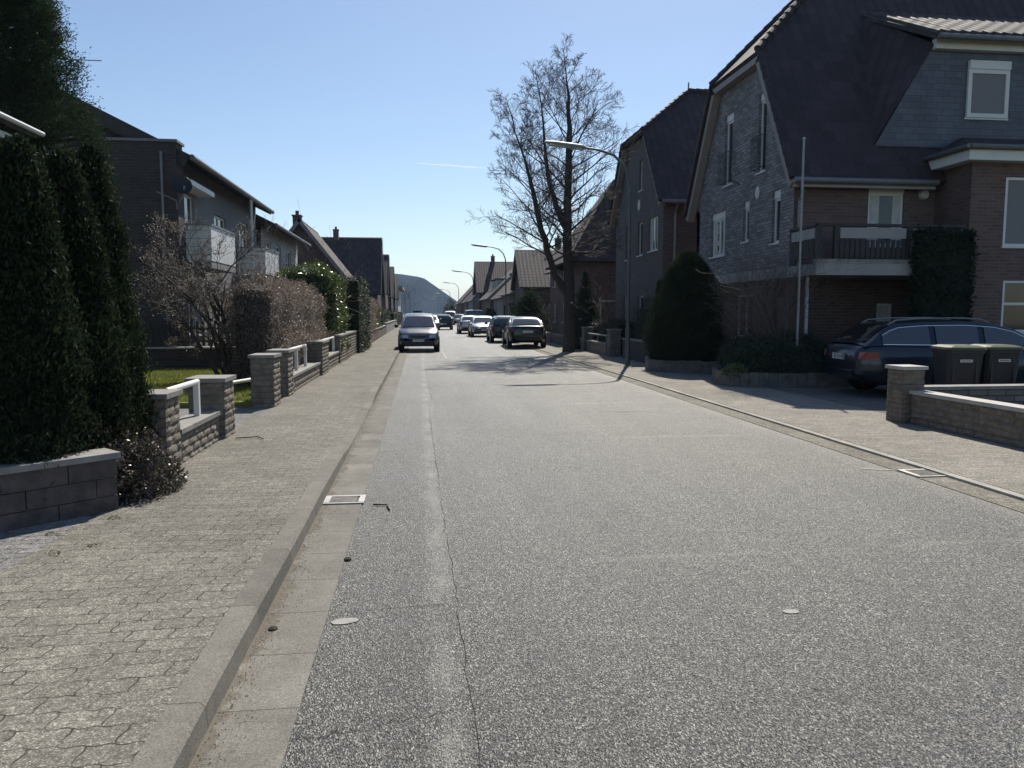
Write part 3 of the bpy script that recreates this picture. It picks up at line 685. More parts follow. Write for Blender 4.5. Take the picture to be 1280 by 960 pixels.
def chimney(parent, x, y, z0, z1, s=.5, m='brick_under'):
    mb = MB().box(x - s / 2, y - s / 2, z0, x + s / 2, y + s / 2, z1).box(x - s / 2 - .05, y - s / 2 - .05, z1, x + s / 2 + .05, y + s / 2 + .05, z1 + .08)
    mb.tube([(x, y, z1 + .08), (x, y, z1 + .35)], .11, 8)
    return mb.build('chimney', M[m], parent)

# ------------------------------------------------------------------ right house 1: half-hipped brick house with overhanging upper floor, slate dormer, bay and balcony
XF = 9.0
r1 = thing('brick_house', 'large half-hipped pale brick house with steep tiled roof, balcony and blue slate dormer', 'house', (12.5, 21, 0.03))
def mansard(root, XF, Y0, Y1, Yc, zb0, ze, zj, hj, zr, Xr, Xb, oh, wallm, tilem, holes, roofover=.25):
    he = (Y1 - Y0) / 2
    mb = MB()
    sl = (zj - ze) / ((Y1 - Y0) / 2 + oh - hj)
    zw = ze + oh * sl                       # roof height over the wall line
    poly = [(Y0, zb0), (Y1, zb0), (Y1, zw - .1), (Yc + hj, zj - .1), (Yc - hj, zj - .1), (Y0, zw - .1)]
    wall(mb, (XF, 0, 0), Y_, -X_, poly, holes)
    wm = mb.build('wall', M[wallm], root)
    xf = XF - roofover; ye0, ye1 = Y0 - oh, Y1 + oh
    A = [(xf, ye0, ze), (xf, Yc - hj, zj), (Xr, Yc, zr), (Xb, Yc, zr), (Xb, ye0, ze)]
    B = [(xf, ye1, ze), (xf, Yc + hj, zj), (Xr, Yc, zr), (Xb, Yc, zr), (Xb, ye1, ze)]
    C = [(xf, Yc - hj, zj), (xf, Yc + hj, zj), (Xr, Yc, zr)]
    rf = roof(root, [A, B, C], tilem)
    ridge = MB()
    for p0, p1, rr_ in (((Xr, Yc, zr + .02), (Xb, Yc, zr + .02), .11), ((xf - .03, Yc - hj, zj), (Xr, Yc, zr + .02), .10), ((xf - .03, Yc + hj, zj), (Xr, Yc, zr + .02), .10), ((xf - .03, ye0, ze), (xf - .03, Yc - hj, zj), .06), ((xf - .03, ye1, ze), (xf - .03, Yc + hj, zj), .06)):
        p0, p1 = Vector(p0), Vector(p1); k = int((p1 - p0).length / .33)
        for i in range(k): ridge.tube([p0.lerp(p1, i / k), p0.lerp(p1, (i + 1.1) / k)], [rr_ * 1.12, rr_ * .85], 8)
    ridge.build('ridge_tiles', M[tilem], rf)
    return wm, rf, sl
wins = [(21.92, 3.36, 23.03, 4.68), (20.27, 3.62, 20.67, 4.73), (18.45, 3.42, 18.89, 4.75), (21.50, 5.38, 22.1, 7.42), (19.37, 5.36, 19.84, 7.42)]
mansard(r1, XF, 17.75, 24.25, 21.0, 2.6, 4.82, 8.42, 1.6, 11.1, 11.3, 19, .42, 'brick_pale', 'tile_dark', wins)
o = (XF, 0, 0)
for i, h in enumerate(wins):
    window(r1, o, Y_, -X_, h, mull=1 if i == 0 else 0, shutter=True, d=.13, curtain=i == 0)
for (y0, y1, z) in ((21.42, 22.18, 5.75), (19.3, 19.92, 5.75)):
    mb = MB(); x = XF - .16
    for zz in (5.42, 6.28): mb.tube([(x, y0, zz), (x, y1, zz)], .012, 6)
    k = 9
    for i in range(k): yy = y0 + (y1 - y0) * i / (k - 1); mb.tube([(x, yy, 5.42), (x, yy, 6.28)], .006, 5)
    for yy in (y0, y1): mb.tube([(x, yy, 6.25), (XF + .01, yy, 6.25)], .01, 5); mb.tube([(x, yy, 5.44), (XF + .01, yy, 5.44)], .01, 5)
    mb.build('window_railing', M['black_metal'], r1)
# verge boards and gable soffit
mb = MB()
for sg in (-1, 1):
    a = Vector((XF - .22, 21 + sg * 3.66, 4.74)); b = Vector((XF - .22, 21 + sg * 1.6, 8.28)); V = (b - a).normalized(); Nn = Vector((0, V.z * sg, -V.y * sg)); L = (b - a).length
    mb.obox(a, V, -X_, 0, L, -.24, .0, -.2, .03, V=Nn)
mb.box(XF - .25, 21 - 1.6, 8.12, XF + .0, 21 + 1.6, 8.28)
mb.build('verge_board', M['beige_trim'], r1)
# side wall facing the camera
wh = [(10.92, 3.30, 11.86, 4.78)]
wall(MB(), (0, 17.75, 0), X_, -Y_, [(XF, 2.76), (12.67, 2.76), (12.67, 4.95), (XF, 4.95)], wh).build('wall', M['brick_red'], r1)
window(r1, (0, 17.75, 0), X_, -Y_, wh[0], shutter=True, curtain=True, d=.1, pane='glass')
# ground floor, set back
gh = [(21.4, .9, 22.6, 2.2), (19.2, .05, 20.2, 2.15)]
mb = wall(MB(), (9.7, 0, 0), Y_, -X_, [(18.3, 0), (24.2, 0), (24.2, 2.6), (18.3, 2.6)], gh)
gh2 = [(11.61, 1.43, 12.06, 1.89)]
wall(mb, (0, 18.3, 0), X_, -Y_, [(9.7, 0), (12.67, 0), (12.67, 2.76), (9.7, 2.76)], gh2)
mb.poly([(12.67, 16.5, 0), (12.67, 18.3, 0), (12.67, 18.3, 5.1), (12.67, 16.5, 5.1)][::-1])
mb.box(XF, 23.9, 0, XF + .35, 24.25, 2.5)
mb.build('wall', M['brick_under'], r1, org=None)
window(r1, (9.7, 0, 0), Y_, -X_, gh[0], fm='white', mull=1); window(r1, (9.7, 0, 0), Y_, -X_, gh[1], fm='wood_dark', sill=False, name='door', pane='shutter')
window(r1, (0, 18.3, 0), X_, -Y_, gh2[0], pane='curtain')
# pale concrete band and balcony
mb = MB().box(XF - .16, 17.2, 2.5, XF + .7, 24.3, 2.755).box(XF - .16, 16.3, 2.5, 11.2, 17.2, 2.755); mb.box(11.2, 16.75, 2.5, 12.66, 17.74, 2.75); mb.box(XF + .7, 17.2, 2.5, 11.2, 18.29, 2.75); mb.box(11.2, 17.74, 2.5, 12.66, 18.29, 2.75)
mb.build('floor_band', M['cream'], r1)
MB().box(XF - .12, 16.34, 2.757, 11.15, 16.5, 2.86).build('balcony_kerb', M['coping'], r1)
bal = MB()
for x in (8.95, 9.36, 11.1, 12.45): bal.box(x - .05, 16.38, 2.76, x + .05, 16.48, 3.66)
for x in (8.95,): bal.box(x - .05, 17.6, 2.76, x + .05, 17.7, 3.66)
bal.box(8.9, 16.37, 3.60, 12.5, 16.5, 3.66).box(9.41, 16.4, 2.88, 11.05, 16.44, 2.94); bal.box(8.9, 16.5, 3.60, 9.0, 17.7, 3.658)
bf = bal.build('balcony_frame', M['wood_dark'], r1)
pl = MB(); x = 9.43
while x < 11.02: pl.box(x, 16.36, 2.9, x + .085, 16.385, 3.30 - .0); x += .125
pl.build('railing_planks', M['wood_dark'], bf); pl = MB()
y = 16.55
while y < 17.55: pl.box(8.9, y, 2.9, 8.925, y + .085, 3.3); y += .12
pl.build('railing_planks', M['wood_dark'], bf)
MB().box(9.43, 16.355, 3.33, 11.02, 16.39, 3.56).box(8.893, 16.52, 3.33, 8.928, 17.6, 3.56).box(11.2, 16.355, 3.36, 11.5, 16.39, 3.56).box(11.72, 16.355, 3.36, 12.4, 16.39, 3.56).build('top_board', M['cream'], bf)
# gutters and downpipes
g = MB().tube([(XF - .25, 17.28, 4.76), (12.4, 17.28, 4.76)], .075, 10).tube([(XF - .12, 17.28, 4.72), (XF + .1, 17.45, 4.5), (XF + .1, 17.66, 4.35), (XF + .1, 17.67, 2.8)], .045, 10)
g.build('gutter', M['zinc'], r1); MB().tube([(9.05, 17.05, 2.49), (9.05, 17.05, .1)], .04, 10).build('downpipe', M['white'], r1)
MB().box(XF - .2, 17.36, 4.62, 12.4, 17.46, 4.74).build('fascia', M['cream'], r1)
MB().lathe((12.35, 17.749, 4.55), -Y_, [(0, .10), (.1, .09), (.13, .04), (.13, 0)], 16).build('wall_lamp', M['curtain'], r1, 50)
mb = MB().lathe((XF - .001, 19.78, 4.84), -X_, [(0, .03), (.10, .028), (.125, .015), (.13, 0)], 20)
mb.v = [(v[0], 19.78 + (v[1] - 19.78) * .9, 4.84 + (v[2] - 4.84) * 1.35) for v in mb.v]
plq = mb.build('wall_plaque', M['plate'], r1, 40); plq['label'] = 'white oval plaque between the upper windows'
MB().box(XF - .134, 19.75, 4.76, XF - .131, 19.81, 4.92).build('emblem', M['shutter'], plq)
MB().tube([(9.0, 20.95, 5.6), (8.7, 20.95, 5.4), (9.0, 20.95, 5.25)], .012, 6).build('wall_hook', M['black_metal'], r1)
# slate dormer wing
dh = [(13.39, 6.44, 14.49, 7.79)]
wall(MB(), (0, 17.8, 0), X_, -Y_, [(11.05, 5.7), (18, 5.7), (18, 8.1), (12.45, 8.1)], dh).build('dormer_wall', M['slate'], r1)
window(r1, (0, 17.8, 0), X_, -Y_, dh[0], d=-.02, pane='shutter', shutter=True, fw=.1, label='white framed dormer window with lowered shutter')
MB().box(12.42, 17.62, 8.0, 18, 17.79, 8.24).build('fascia', M['white'], r1)
dr = roof(r1, [[(12.3, 17.45, 8.26), (18, 17.45, 8.26), (18, 20.2, 9.72), (11.95, 20.2, 9.72)]], 'tile_grey', .1, 'dormer_roof')
tl = MB(); x = 12.35
while x < 17.9:          # raised roll of every tile course, seen edge-on from below
    tl.tube([(x, 17.42, 8.28), (x - .15 if x < 12.8 else x, 20.15, 9.71)], .085, 8); x += .27
tl.build('tile_rolls', M['tile_grey'], dr, True)
MB().tube([(12.3, 17.38, 8.2), (18, 17.38, 8.2)], .07, 10).build('gutter', M['zinc'], r1)
roof(r1, [[(11.03, 17.86, 5.72), (12.4, 17.72, 8.15), (11.98, 20.1, 9.62)]], 'tile_dark', .06, 'dormer_cheek')
# bay
bh = [(13.54, 3.2, 14.9, 4.78), (13.62, 1.2, 14.9, 2.4)]
wall(MB(), (0, 16.5, 0), X_, -Y_, [(12.67, 0), (18, 0), (18, 5.1), (12.67, 5.1)], bh).build('bay_wall', M['brick_red'], r1)
window(r1, (0, 16.5, 0), X_, -Y_, bh[0], d=.05, pane='shutter', fw=.06, mull=1); window(r1, (0, 16.5, 0), X_, -Y_, bh[1], d=.05, pane='glass', fw=.05, trans=.55)
MB().box(12.36, 16.2, 5.1, 18, 17.7, 5.36).build('fascia', M['white'], r1)
roof(r1, [[(12.3, 16.12, 5.4), (18, 16.12, 5.4), (18, 17.76, 5.95), (13.3, 17.76, 5.95)], [(12.3, 16.12, 5.4), (13.3, 17.76, 5.95), (12.3, 17.76, 5.4)]], 'tile_dark', .08, 'bay_roof')
MB().tube([(12.3, 16.1, 5.38), (18, 16.1, 5.38)], .055, 8).tube([(12.26, 16.1, 5.38), (12.26, 17.7, 5.38)], .055, 8).build('gutter', M['zinc'], r1)
MB().box(XF, 24.0, 0, 18, 24.25, 4.9).box(18, 16.5, 0, 18.2, 17.74, 5.1).box(18, 17.75, 0, 18.2, 24.2, 5.0).box(18, 18.6, 5.0, 18.2, 23.4, 7.4).build('wall', M['brick_under'], r1)
tag(MB().tube([(8.35, 16.1, .03), (8.35, 16.1, 5.4)], [.034, .024], 12).lathe((8.35, 16.1, 5.4), Z_, [(0, -.01), (.035, 0), (.035, .04), (0, .05)], 12).build('flagpole', M['metal'], None, 50, org=(8.35, 16.1, .03)), 'bare white flagpole in the bushes before the balcony', 'flagpole')
hedge('climbing_ivy', 'dense dark ivy climbing over the right half of the balcony rail', 'ivy', 11.15, 16.0, 12.5, 16.34, .04, 3.5, ('ivy', 'core'), 15000, leaf=(.07, .05), rnd=.15, amp=.05, seed=1, up=-.6)

# ------------------------------------------------------------------ right house 2
r2 = thing('rendered_house', 'grey half-hipped house with oval plaque, second one along the right pavement', 'house', (12.5, 31.2, 0.03))
w2 = [(30.5, 6.62, 31.0, 7.83), (32.3, 3.95, 32.95, 5.4), (30.42, 4.0, 31.1, 5.35), (28.4, 4.05, 29.6, 5.35), (32.55, .1, 33.2, 2.35), (30.1, 1.2, 30.95, 2.35), (28.3, 1.2, 29.0, 2.4)]
mansard(r2, XF, 27.75, 34.6, 31.25, 0, 5.75, 8.8, 1.62, 10.75, 11.1, 18, .4, 'brick_grey', 'tile_dark', w2)
for i, h in enumerate(w2): window(r2, (XF, 0, 0), Y_, -X_, h, mull=1 if i == 3 else 0, d=.13, curtain=i in (1, 3), pane='glass', sill=i not in (4,), name='door' if i == 4 else 'window')
mb = MB()
for sg in (-1, 1):
    mb = MB(); a = Vector((XF - .22, 31.175 + sg * 3.8, 5.67)); b = Vector((XF - .22, 31.25 + sg * 1.62, 8.68)); V = (b - a).normalized(); Nn = Vector((0, V.z * sg, -V.y * sg)); mb.obox(a, V, -X_, 0, (b - a).length, -.2, 0, -.2, .03, V=Nn); mb.build('verge_board', M['beige_trim'], r2)
MB().box(XF + .003, 27.75, 0, 18, 27.95, 6.0).box(XF + .003, 34.35, 0, 18, 34.6, 6).box(18, 27.75, 0, 18.2, 34.6, 6).build('wall', M['brick_side'], r2)
MB().tube([(8.8, 27.3, 5.7), (18, 27.3, 5.7)], .07, 8).tube([(9.4, 27.3, 5.66), (9.4, 27.6, 5.3), (9.4, 27.66, .1)], .05, 8).build('gutter', M['zinc'], r2)
mb = MB().lathe((XF - .001, 30.95, 6.05), -X_, [(0, .03), (.12, .028), (.15, .015), (.15, 0)], 20); mb.v = [(v[0], v[1], 6.05 + (v[2] - 6.05) * 1.5) for v in mb.v]
mb.build('wall_plaque', M['plate'], r2, 40)
MB().tube([(11.1, 31.25, 10.8), (11.1, 31.25, 11.1)], .03, 6).build('roof_finial', M['zinc'], r2)

# ------------------------------------------------------------------ right house 3: large tiled roof behind the tree
r3 = thing('tiled_house', 'brick house with a large mossy tiled roof behind the tall bare tree', 'house', (12, 42, .03))
mb = wall(MB(), (0, 38.9, 0), X_, -Y_, [(8.6, 0), (18, 0), (18, 4.6), (8.6, 4.6)], [(9.3, 1, 10.3, 2.3)])
wall(mb, (8.6, 0, 0), Y_, -X_, [(38.9, 0), (45.3, 0), (45.3, 4.6), (38.9, 4.6)], [(40, 1, 41.4, 2.3), (43.2, 1, 44.4, 2.3)])
mb.build('wall', M['brick_side'], r3)
window(r3, (0, 38.9, 0), X_, -Y_, (9.3, 1, 10.3, 2.3)); window(r3, (8.6, 0, 0), Y_, -X_, (40, 1, 41.4, 2.3)); window(r3, (8.6, 0, 0), Y_, -X_, (43.2, 1, 44.4, 2.3))
rf = roof(r3, [[(7.5, 38.6, 4.3), (19, 38.6, 4.3), (19, 41.9, 9.0), (10.7, 41.9, 9.0)], [(7.5, 45.6, 4.3), (19, 45.6, 4.3), (19, 41.9, 9.0), (10.7, 41.9, 9.0)], [(7.5, 38.6, 4.3), (7.5, 45.6, 4.3), (10.7, 41.9, 9)]], 'tile_brown')
chimney(rf, 11.3, 41.9, 8.6, 9.5)

def gable_house(name, label, x0, x1, y0, y1, ze, zr, axis, wm, rm, group=None, z0=.03, wins=True, chim=None, verge='beige_trim', oh=.35, dormer=None, door=False, road=1, fm='white', panes='glass'):
    """rectangular house with plain gable roof; axis = ridge direction; road = +1 when the road lies towards +x of it"""
    cx, cy = (x0 + x1) / 2, (y0 + y1) / 2; t = thing(name, label, 'house', (cx, cy, z0), group)
    fx = x1 if road > 0 else x0; nx = X_ * road; mb = MB(); hs = []; hc = []
    zt = lambda: None
    if wins:
        L = y1 - y0; k = max(2, int(L / 2.6))
        for i in range(k):
            yc = y0 + L * (i + .5) / k; hs.append((yc - .5, 1.0, yc + .5, 2.3))
            if ze > 4.4: hs.append((yc - .5, 3.5, yc + .5, 4.7))
    gp = lambda a, b: [(a, z0), (b, z0), (b, ze), ((a + b) / 2, zr - .1), (a, ze)]
    bp = lambda a, b: [(a, z0), (b, z0), (b, ze), (a, ze)]
    sidef = bp if axis == 'y' else gp; camf = gp if axis == 'y' else bp
    if axis == 'x' and wins and zr - ze > 2.4: hs.append((cy - .45, ze + .2, cy + .45, ze + 1.3))
    wall(mb, (fx, 0, 0), Y_, nx, sidef(y0, y1), hs); wall(mb, (x0 + x1 - fx, 0, 0), Y_, -nx, sidef(y0, y1))
    hc = [(x0 + (x1 - x0) * .3 - .5, 1, x0 + (x1 - x0) * .3 + .5, 2.3)] if wins else []
    wall(mb, (0, y0, 0), X_, -Y_, camf(x0, x1), hc); wall(mb, (0, y1, 0), X_, Y_, camf(x0, x1))
    mb.build('wall', M[wm], t)
    for h in hs: window(t, (fx, 0, 0), Y_, nx, h, fm=fm, pane=panes, mull=1)
    for h in hc: window(t, (0, y0, 0), X_, -Y_, h, fm=fm, pane=panes, mull=1)
    if axis == 'y':
        s = (zr - ze) / ((x1 - x0) / 2)
        F = [[(x0 - oh, y0 - .3, ze - oh * s + .05), (cx, y0 - .3, zr + .05), (cx, y1 + .3, zr + .05), (x0 - oh, y1 + .3, ze - oh * s + .05)],
             [(x1 + oh, y0 - .3, ze - oh * s + .05), (cx, y0 - .3, zr + .05), (cx, y1 + .3, zr + .05), (x1 + oh, y1 + .3, ze - oh * s + .05)]]
    else:
        s = (zr - ze) / ((y1 - y0) / 2)
        F = [[(x0 - .3, y0 - oh, ze - oh * s + .05), (x0 - .3, cy, zr + .05), (x1 + .3, cy, zr + .05), (x1 + .3, y0 - oh, ze - oh * s + .05)],
             [(x0 - .3, y1 + oh, ze - oh * s + .05), (x0 - .3, cy, zr + .05), (x1 + .3, cy, zr + .05), (x1 + .3, y1 + oh, ze - oh * s + .05)]]
    rf = roof(t, F, rm, .16)
    vb = MB()
    for f in F:
        if axis == 'y': a, b = Vector(f[0]), Vector(f[1]); off = Vector((0, -.03, 0))
        else:
            a, b = (Vector(f[3]), Vector(f[2])) if road > 0 else (Vector(f[0]), Vector(f[1])); off = Vector((.03 * road, 0, 0))
        V = (b - a).normalized(); nn = off.normalized(); up = V.cross(nn) * (1 if V.cross(nn).z > 0 else -1)
        vb.obox(a + off, V, nn, 0, (b - a).length, -.2, .01, 0, .03, V=up)
    vb.build('verge_board', M[verge], rf)
    gx = x1 + oh if road > 0 else x0 - oh
    if axis == 'y': MB().tube([(gx, y0 - .3, ze - oh * s), (gx, y1 + .3, ze - oh * s)], .07, 8).build('gutter', M['zinc'], t)
    if chim: chimney(rf, chim[0], chim[1], chim[2], chim[3])
    if dormer and axis == 'y':
        for (yy, wd) in dormer:
            xx = fx - road * 1.2; zb = ze + 1.0 * s; D = MB(); xb = xx - road * 1.9
            D.box(min(xx, xb), yy - wd / 2, zb - .7, max(xx, xb), yy + wd / 2, zb + 1.05)
            d_ = D.build('dormer', M['plaster_white'], rf)
            window(d_, (xx, 0, 0), Y_, nx, (yy - wd / 2 + .15, zb + .05, yy + wd / 2 - .15, zb + .9), d=-.02, mull=1, sill=False)
            MB().box(min(xx + road * .25, xb), yy - wd / 2 - .15, zb + 1.06, max(xx + road * .25, xb), yy + wd / 2 + .15, zb + 1.2).build('dormer_roof', M[rm], d_)
    return t
G = 'houses far down the right side of the street'
gable_house('brick_house', 'dark brick house with flat ridge line behind the black spreading conifer', 7.9, 16, 58, 63.5, 3.9, 6.6, 'x', 'brick_dark', 'tile_dark', G, road=-1)
gable_house('brick_house', 'brick house with white upper windows just beyond the mossy roofed house', 9.6, 17, 49, 56, 4.8, 7.6, 'y', 'brick_under', 'tile_brown', G, road=-1)
gable_house('brick_house', 'terraced brick house with dormer behind the second street lamp', 8, 16, 65, 74, 3.6, 7.0, 'y', 'brick_red', 'tile_brown', G, road=-1, chim=(12, 66, 6.8, 8.0), dormer=[(68, 1.8), (71.5, 1.8)])
gable_house('brick_house', 'terraced house with pale dormer between second and third street lamp', 8.3, 16, 75, 86, 3.5, 7.2, 'y', 'plaster', 'tile_brown', G, road=-1, chim=(12, 84, 7.0, 8.1), dormer=[(78, 2.2)])
gable_house('brick_house', 'terraced house with two chimneys near the third street lamp', 8.0, 16, 87.5, 99, 3.6, 7.4, 'y', 'brick_red', 'tile_grey', G, road=-1, chim=(12, 90, 7.2, 8.3), dormer=[(92, 1.8), (96, 1.8)])
gable_house('brick_house', 'distant gabled house with flat dark top before the fourth street lamp', 7.8, 15, 101, 109, 4.6, 8.6, 'x', 'brick_dark', 'tile_dark', G, road=-1, chim=(10, 105, 8.4, 9.3))
gable_house('brick_house', 'distant house with brown roof beyond the fourth street lamp', 7.8, 15, 112, 124, 3.8, 7.6, 'y', 'plaster', 'tile_brown', G, road=-1, dormer=[(117, 2)])
gable_house('brick_house', 'most distant roof but one on the right side', 7.8, 15, 127, 138, 3.8, 7.6, 'y', 'brick_under', 'tile_dark', G, road=-1)
gable_house('brick_house', 'most distant small roof at the right foot of the spoil heap', 7.6, 15, 142, 160, 3.8, 7.8, 'y', 'brick_under', 'tile_brown', G, road=-1)

# ------------------------------------------------------------------ left houses
def long_house(name, label, y0, y1, X, ze, pier, balcs, wm, wm2, zoff=0.0, wh=(), group=None):
    t = thing(name, label, 'house', (X - 4, (y0 + y1) / 2, .1), group); xr = X - 4.6; s = .5; zr = ze + (xr - (X + .65)) * -s
    mb = wall(MB(), (X, 0, 0), Y_, X_, [(y0, .1), (y1, .1), (y1, ze + .2), (y0, ze + .2)], wh)
    mb.build('wall', M[wm], t)
    mb = wall(MB(), (0, y0, 0), X_, -Y_, [(X - 9.2, .1), (X, .1), (X, ze + .25), (xr, zr - .2), (X - 9.2, ze + .25)]); wall(mb, (0, y1, 0), X_, Y_, [(X - 9.2, .1), (X, .1), (X, ze + .25), (xr, zr - .2), (X - 9.2, ze + .25)])
    mb.box(X - 9.3, y0, .1, X - 9.2, y1, ze)
    mb.build('gable_wall', M[wm2], t)
    F = [[(X + .65, y0 - .35, ze), (xr, y0 - .35, zr), (xr, y1 + .1, zr), (X + .65, y1 + .1, ze)], [(X - 9.85, y0 - .35, ze), (xr, y0 - .35, zr), (xr, y1 + .1, zr), (X - 9.85, y1 + .1, ze)]]
    rf = roof(t, F, 'tile_dark', .16)
    a, b = Vector(F[0][0]), Vector(F[0][1]); V = (b - a).normalized(); up = V.cross(Y_); up = up if up.z > 0 else -up
    MB().obox(a, V, -Y_, 0, (b - a).length, -.36, -.0, 0, .04, V=up).build('verge_board', M['wood_dark'], rf)
    MB().tube([(X + .68, y0 - .3, ze - .05), (X + .68, y1, ze - .05)], .08, 8).build('gutter', M['zinc'], t)
    for h in wh: window(t, (X, 0, 0), Y_, X_, h, mull=1, d=.12, curtain=h[1] < 2)
    if pier:
        MB().box(X - 3.3, y0 - .45, .1, X + .32, y0 + .12, pier).build('brick_pier', M['brick_dark'], t)
        MB().box(X - 3.35, y0 - .5, pier, X + .37, y0 + .17, pier + .07).build('pier_cap', M['zinc'], t)
    for (b0, b1, zb) in balcs:
        bb = MB().box(X, b0, zb - .16, X + .98, b1, zb); pb = bb.build('balcony', M['plaster'], t)
        p = MB(); k = max(1, round((b1 - b0) / .9))
        p.box(X + .94, b0, zb + .04, X + .99, b1, zb + 1.0)
        p.box(X + .06, b0 + .0, zb + .04, X + .93, b0 + .05, zb + 1.0); p.box(X + .06, b1 - .05, zb + .04, X + .93, b1, zb + 1.0)
        q = p.build('balcony_panel', M['white'], pb); r_ = MB()
        for i in range(4): z = zb + .2 + i * .22; r_.box(X + .06, b0 - .006, z, X + .94, b0 - .001, z + .012)
        r_.box(X, b0 - .02, zb + 1.0, X + 1.02, b0 + .04, zb + 1.05).box(X + .95, b0 + .04, zb + 1.0, X + 1.02, b1, zb + 1.05); r_.build('handrail', M['metal'], pb)
    return t
H1 = (22.5, 1.0, 24.6, 2.6), (22.6, 3.15, 24.2, 5.1), (26.2, .9, 28.0, 2.3), (26.4, 3.6, 28, 4.9), (29.9, 3.15, 31.5, 5.1), (30, 1.0, 31.8, 2.6)
LH1 = long_house('brick_house', 'dark brick two-storey house with white balconies beyond the left lawn', 22, 33, -6.7, 5.85, 6.15, [(22.15, 24.9, 3.05), (29.6, 32.3, 3.05)], 'plaster', 'brick_dark', wh=H1)
MB().box(-6.69, 22.2, 5.16, -6.2, 24.6, 5.3).build('awning_box', M['white'], LH1)
d0 = MB().tube([(-6.4, 21.6, 4.5), (-6.2, 21.45, 4.75), (-6.15, 21.4, 5.0)], .03, 6).tube([(-6.9, 21.53, 4.85), (-6.4, 21.5, 4.62), (-6.4, 21.55, 4.4)], .02, 6); d0.build('dish_arm', M['metal'], LH1)
dish = tag(MB().lathe((-6.2, 21.38, 5.02), Vector((.45, -.85, .2)), [(0.0, -.05), (.13, -.04), (.24, 0), (.25, .005), (.24, .012), (.13, -.027), (0.0, -.038)], 20).build('satellite_dish', M['black_metal'], None, 40, org=(-6.2, 21.38, 5.02)), 'round dark satellite dish on the corner of the brick pier of the left house', 'satellite dish')
MB().tube([(-6.75, 21.53, .2), (-6.75, 21.53, 5.9)], .04, 8).build('downpipe', M['zinc'], LH1)
MB().tube([(-6.28, 22.3, .2), (-6.28, 22.3, 3.0)], .05, 8).tube([(-6.0, 28.8, .2), (-6.0, 28.8, 5.7)], .05, 8).build('balcony_post', M['white'], LH1)
H2 = (34.2, 3.3, 35.6, 4.8), (36.6, 3.3, 38, 4.8), (39.6, 3.3, 41, 4.8), (34.2, 1, 35.6, 2.3), (38, 1, 40, 2.3)
long_house('plaster_house', 'grey rendered two-storey house directly behind the first one on the left', 33.4, 43, -6.6, 5.35, 0, [(38.6, 41.2, 2.95)], 'plaster_white', 'brick_dark', wh=H2)
gable_house('brick_house', 'brick gabled house with a tall chimney and pale verge on the left', -10.2, -4.3, 48.5, 56, 3.6, 7.35, 'y', 'brick_under', 'tile_brown', road=1, chim=(-7.5, 49.2, 6.8, 7.6), verge='coping')
GL = 'dark roofed houses staggered down the left side'
gable_house('brick_house', 'widest dark roofed house with chimney beyond the hedges on the left', -12, -3.95, 73, 81, 3.8, 9.0, 'x', 'brick_dark', 'tile_dark', GL, road=1, chim=(-8.0, 76.2, 8.6, 9.6), verge='coping')
gable_house('brick_house', 'second dark roof stepping down towards the spoil heap on the left', -12, -4.0, 91, 99, 4.2, 8.7, 'x', 'brick_red', 'tile_dark', GL, road=1)
gable_house('brick_house', 'third and smaller dark roof towards the spoil heap on the left', -12, -4.0, 109, 117, 4.2, 8.3, 'x', 'brick_dark', 'tile_dark', GL, road=1)
gable_house('brick_house', 'last and smallest dark roof towards the spoil heap on the left', -12, -4.0, 126, 134, 4.2, 7.8, 'x', 'brick_dark', 'tile_dark', GL, road=1)
t = thing('flat_roofed_house', 'pale flat-roofed building with jutting roof slab at the far left', 'building', (-8, 155, .1))
wall(wall(MB(), (0, 146, 0), X_, -Y_, [(-12, .1), (-4.1, .1), (-4.1, 6.2), (-12, 6.2)], [(-6.5, 1, -5.4, 2.4)]), (-4.1, 0, 0), Y_, X_, [(146, .1), (165, .1), (165, 6.2), (146, 6.2)], [(150, 1, 152, 2.4), (150, 3.7, 152, 5)]).build('wall', M['plaster_white'], t)
window(t, (0, 146, 0), X_, -Y_, (-6.5, 1, -5.4, 2.4)); window(t, (-4.1, 0, 0), Y_, X_, (150, 1, 152, 2.4)); window(t, (-4.1, 0, 0), Y_, X_, (150, 3.7, 152, 5))
MB().box(-12.4, 145, 6.2, -3.2, 166, 6.7).build('roof', M['plaster'], t)
# nearest house at the left edge: only its eave shows
t = thing('bungalow', 'house corner with white gutter between the left edge and the conifers', 'house', (-9.5, 10.5, .1))
wall(wall(MB(), (-6.75, 0, 0), Y_, X_, [(6.8, .1), (13.1, .1), (13.1, 4.3), (6.8, 4.3)], [(9.5, 2.9, 11.9, 3.9)]), (0, 13.1, 0), X_, Y_, [(-13, .1), (-6.75, .1), (-6.75, 4.3), (-13, 4.3)]).build('wall', M['plaster_white'], t)
MB().box(-13, 6.8, .1, -6.76, 6.9, 4.3).build('wall', M['brick_under'], t)
window(t, (-6.75, 0, 0), Y_, X_, (9.5, 2.9, 11.9, 3.9), mull=1)
rf = roof(t, [[(-6.15, 6.3, 4.62), (-10, 6.3, 6.3), (-10, 13.6, 6.3), (-6.15, 13.6, 4.62)], [(-13.8, 6.3, 4.62), (-10, 6.3, 6.3), (-10, 13.6, 6.3), (-13.8, 13.6, 4.62)]], 'tile_grey')
MB().tube([(-6.1, 6.3, 4.56), (-6.1, 13.6, 4.56)], .04, 8).build('gutter', M['white'], t); MB().box(-6.7, 6.4, 4.32, -6.3, 13.5, 4.42).build('soffit', M['white'], t)

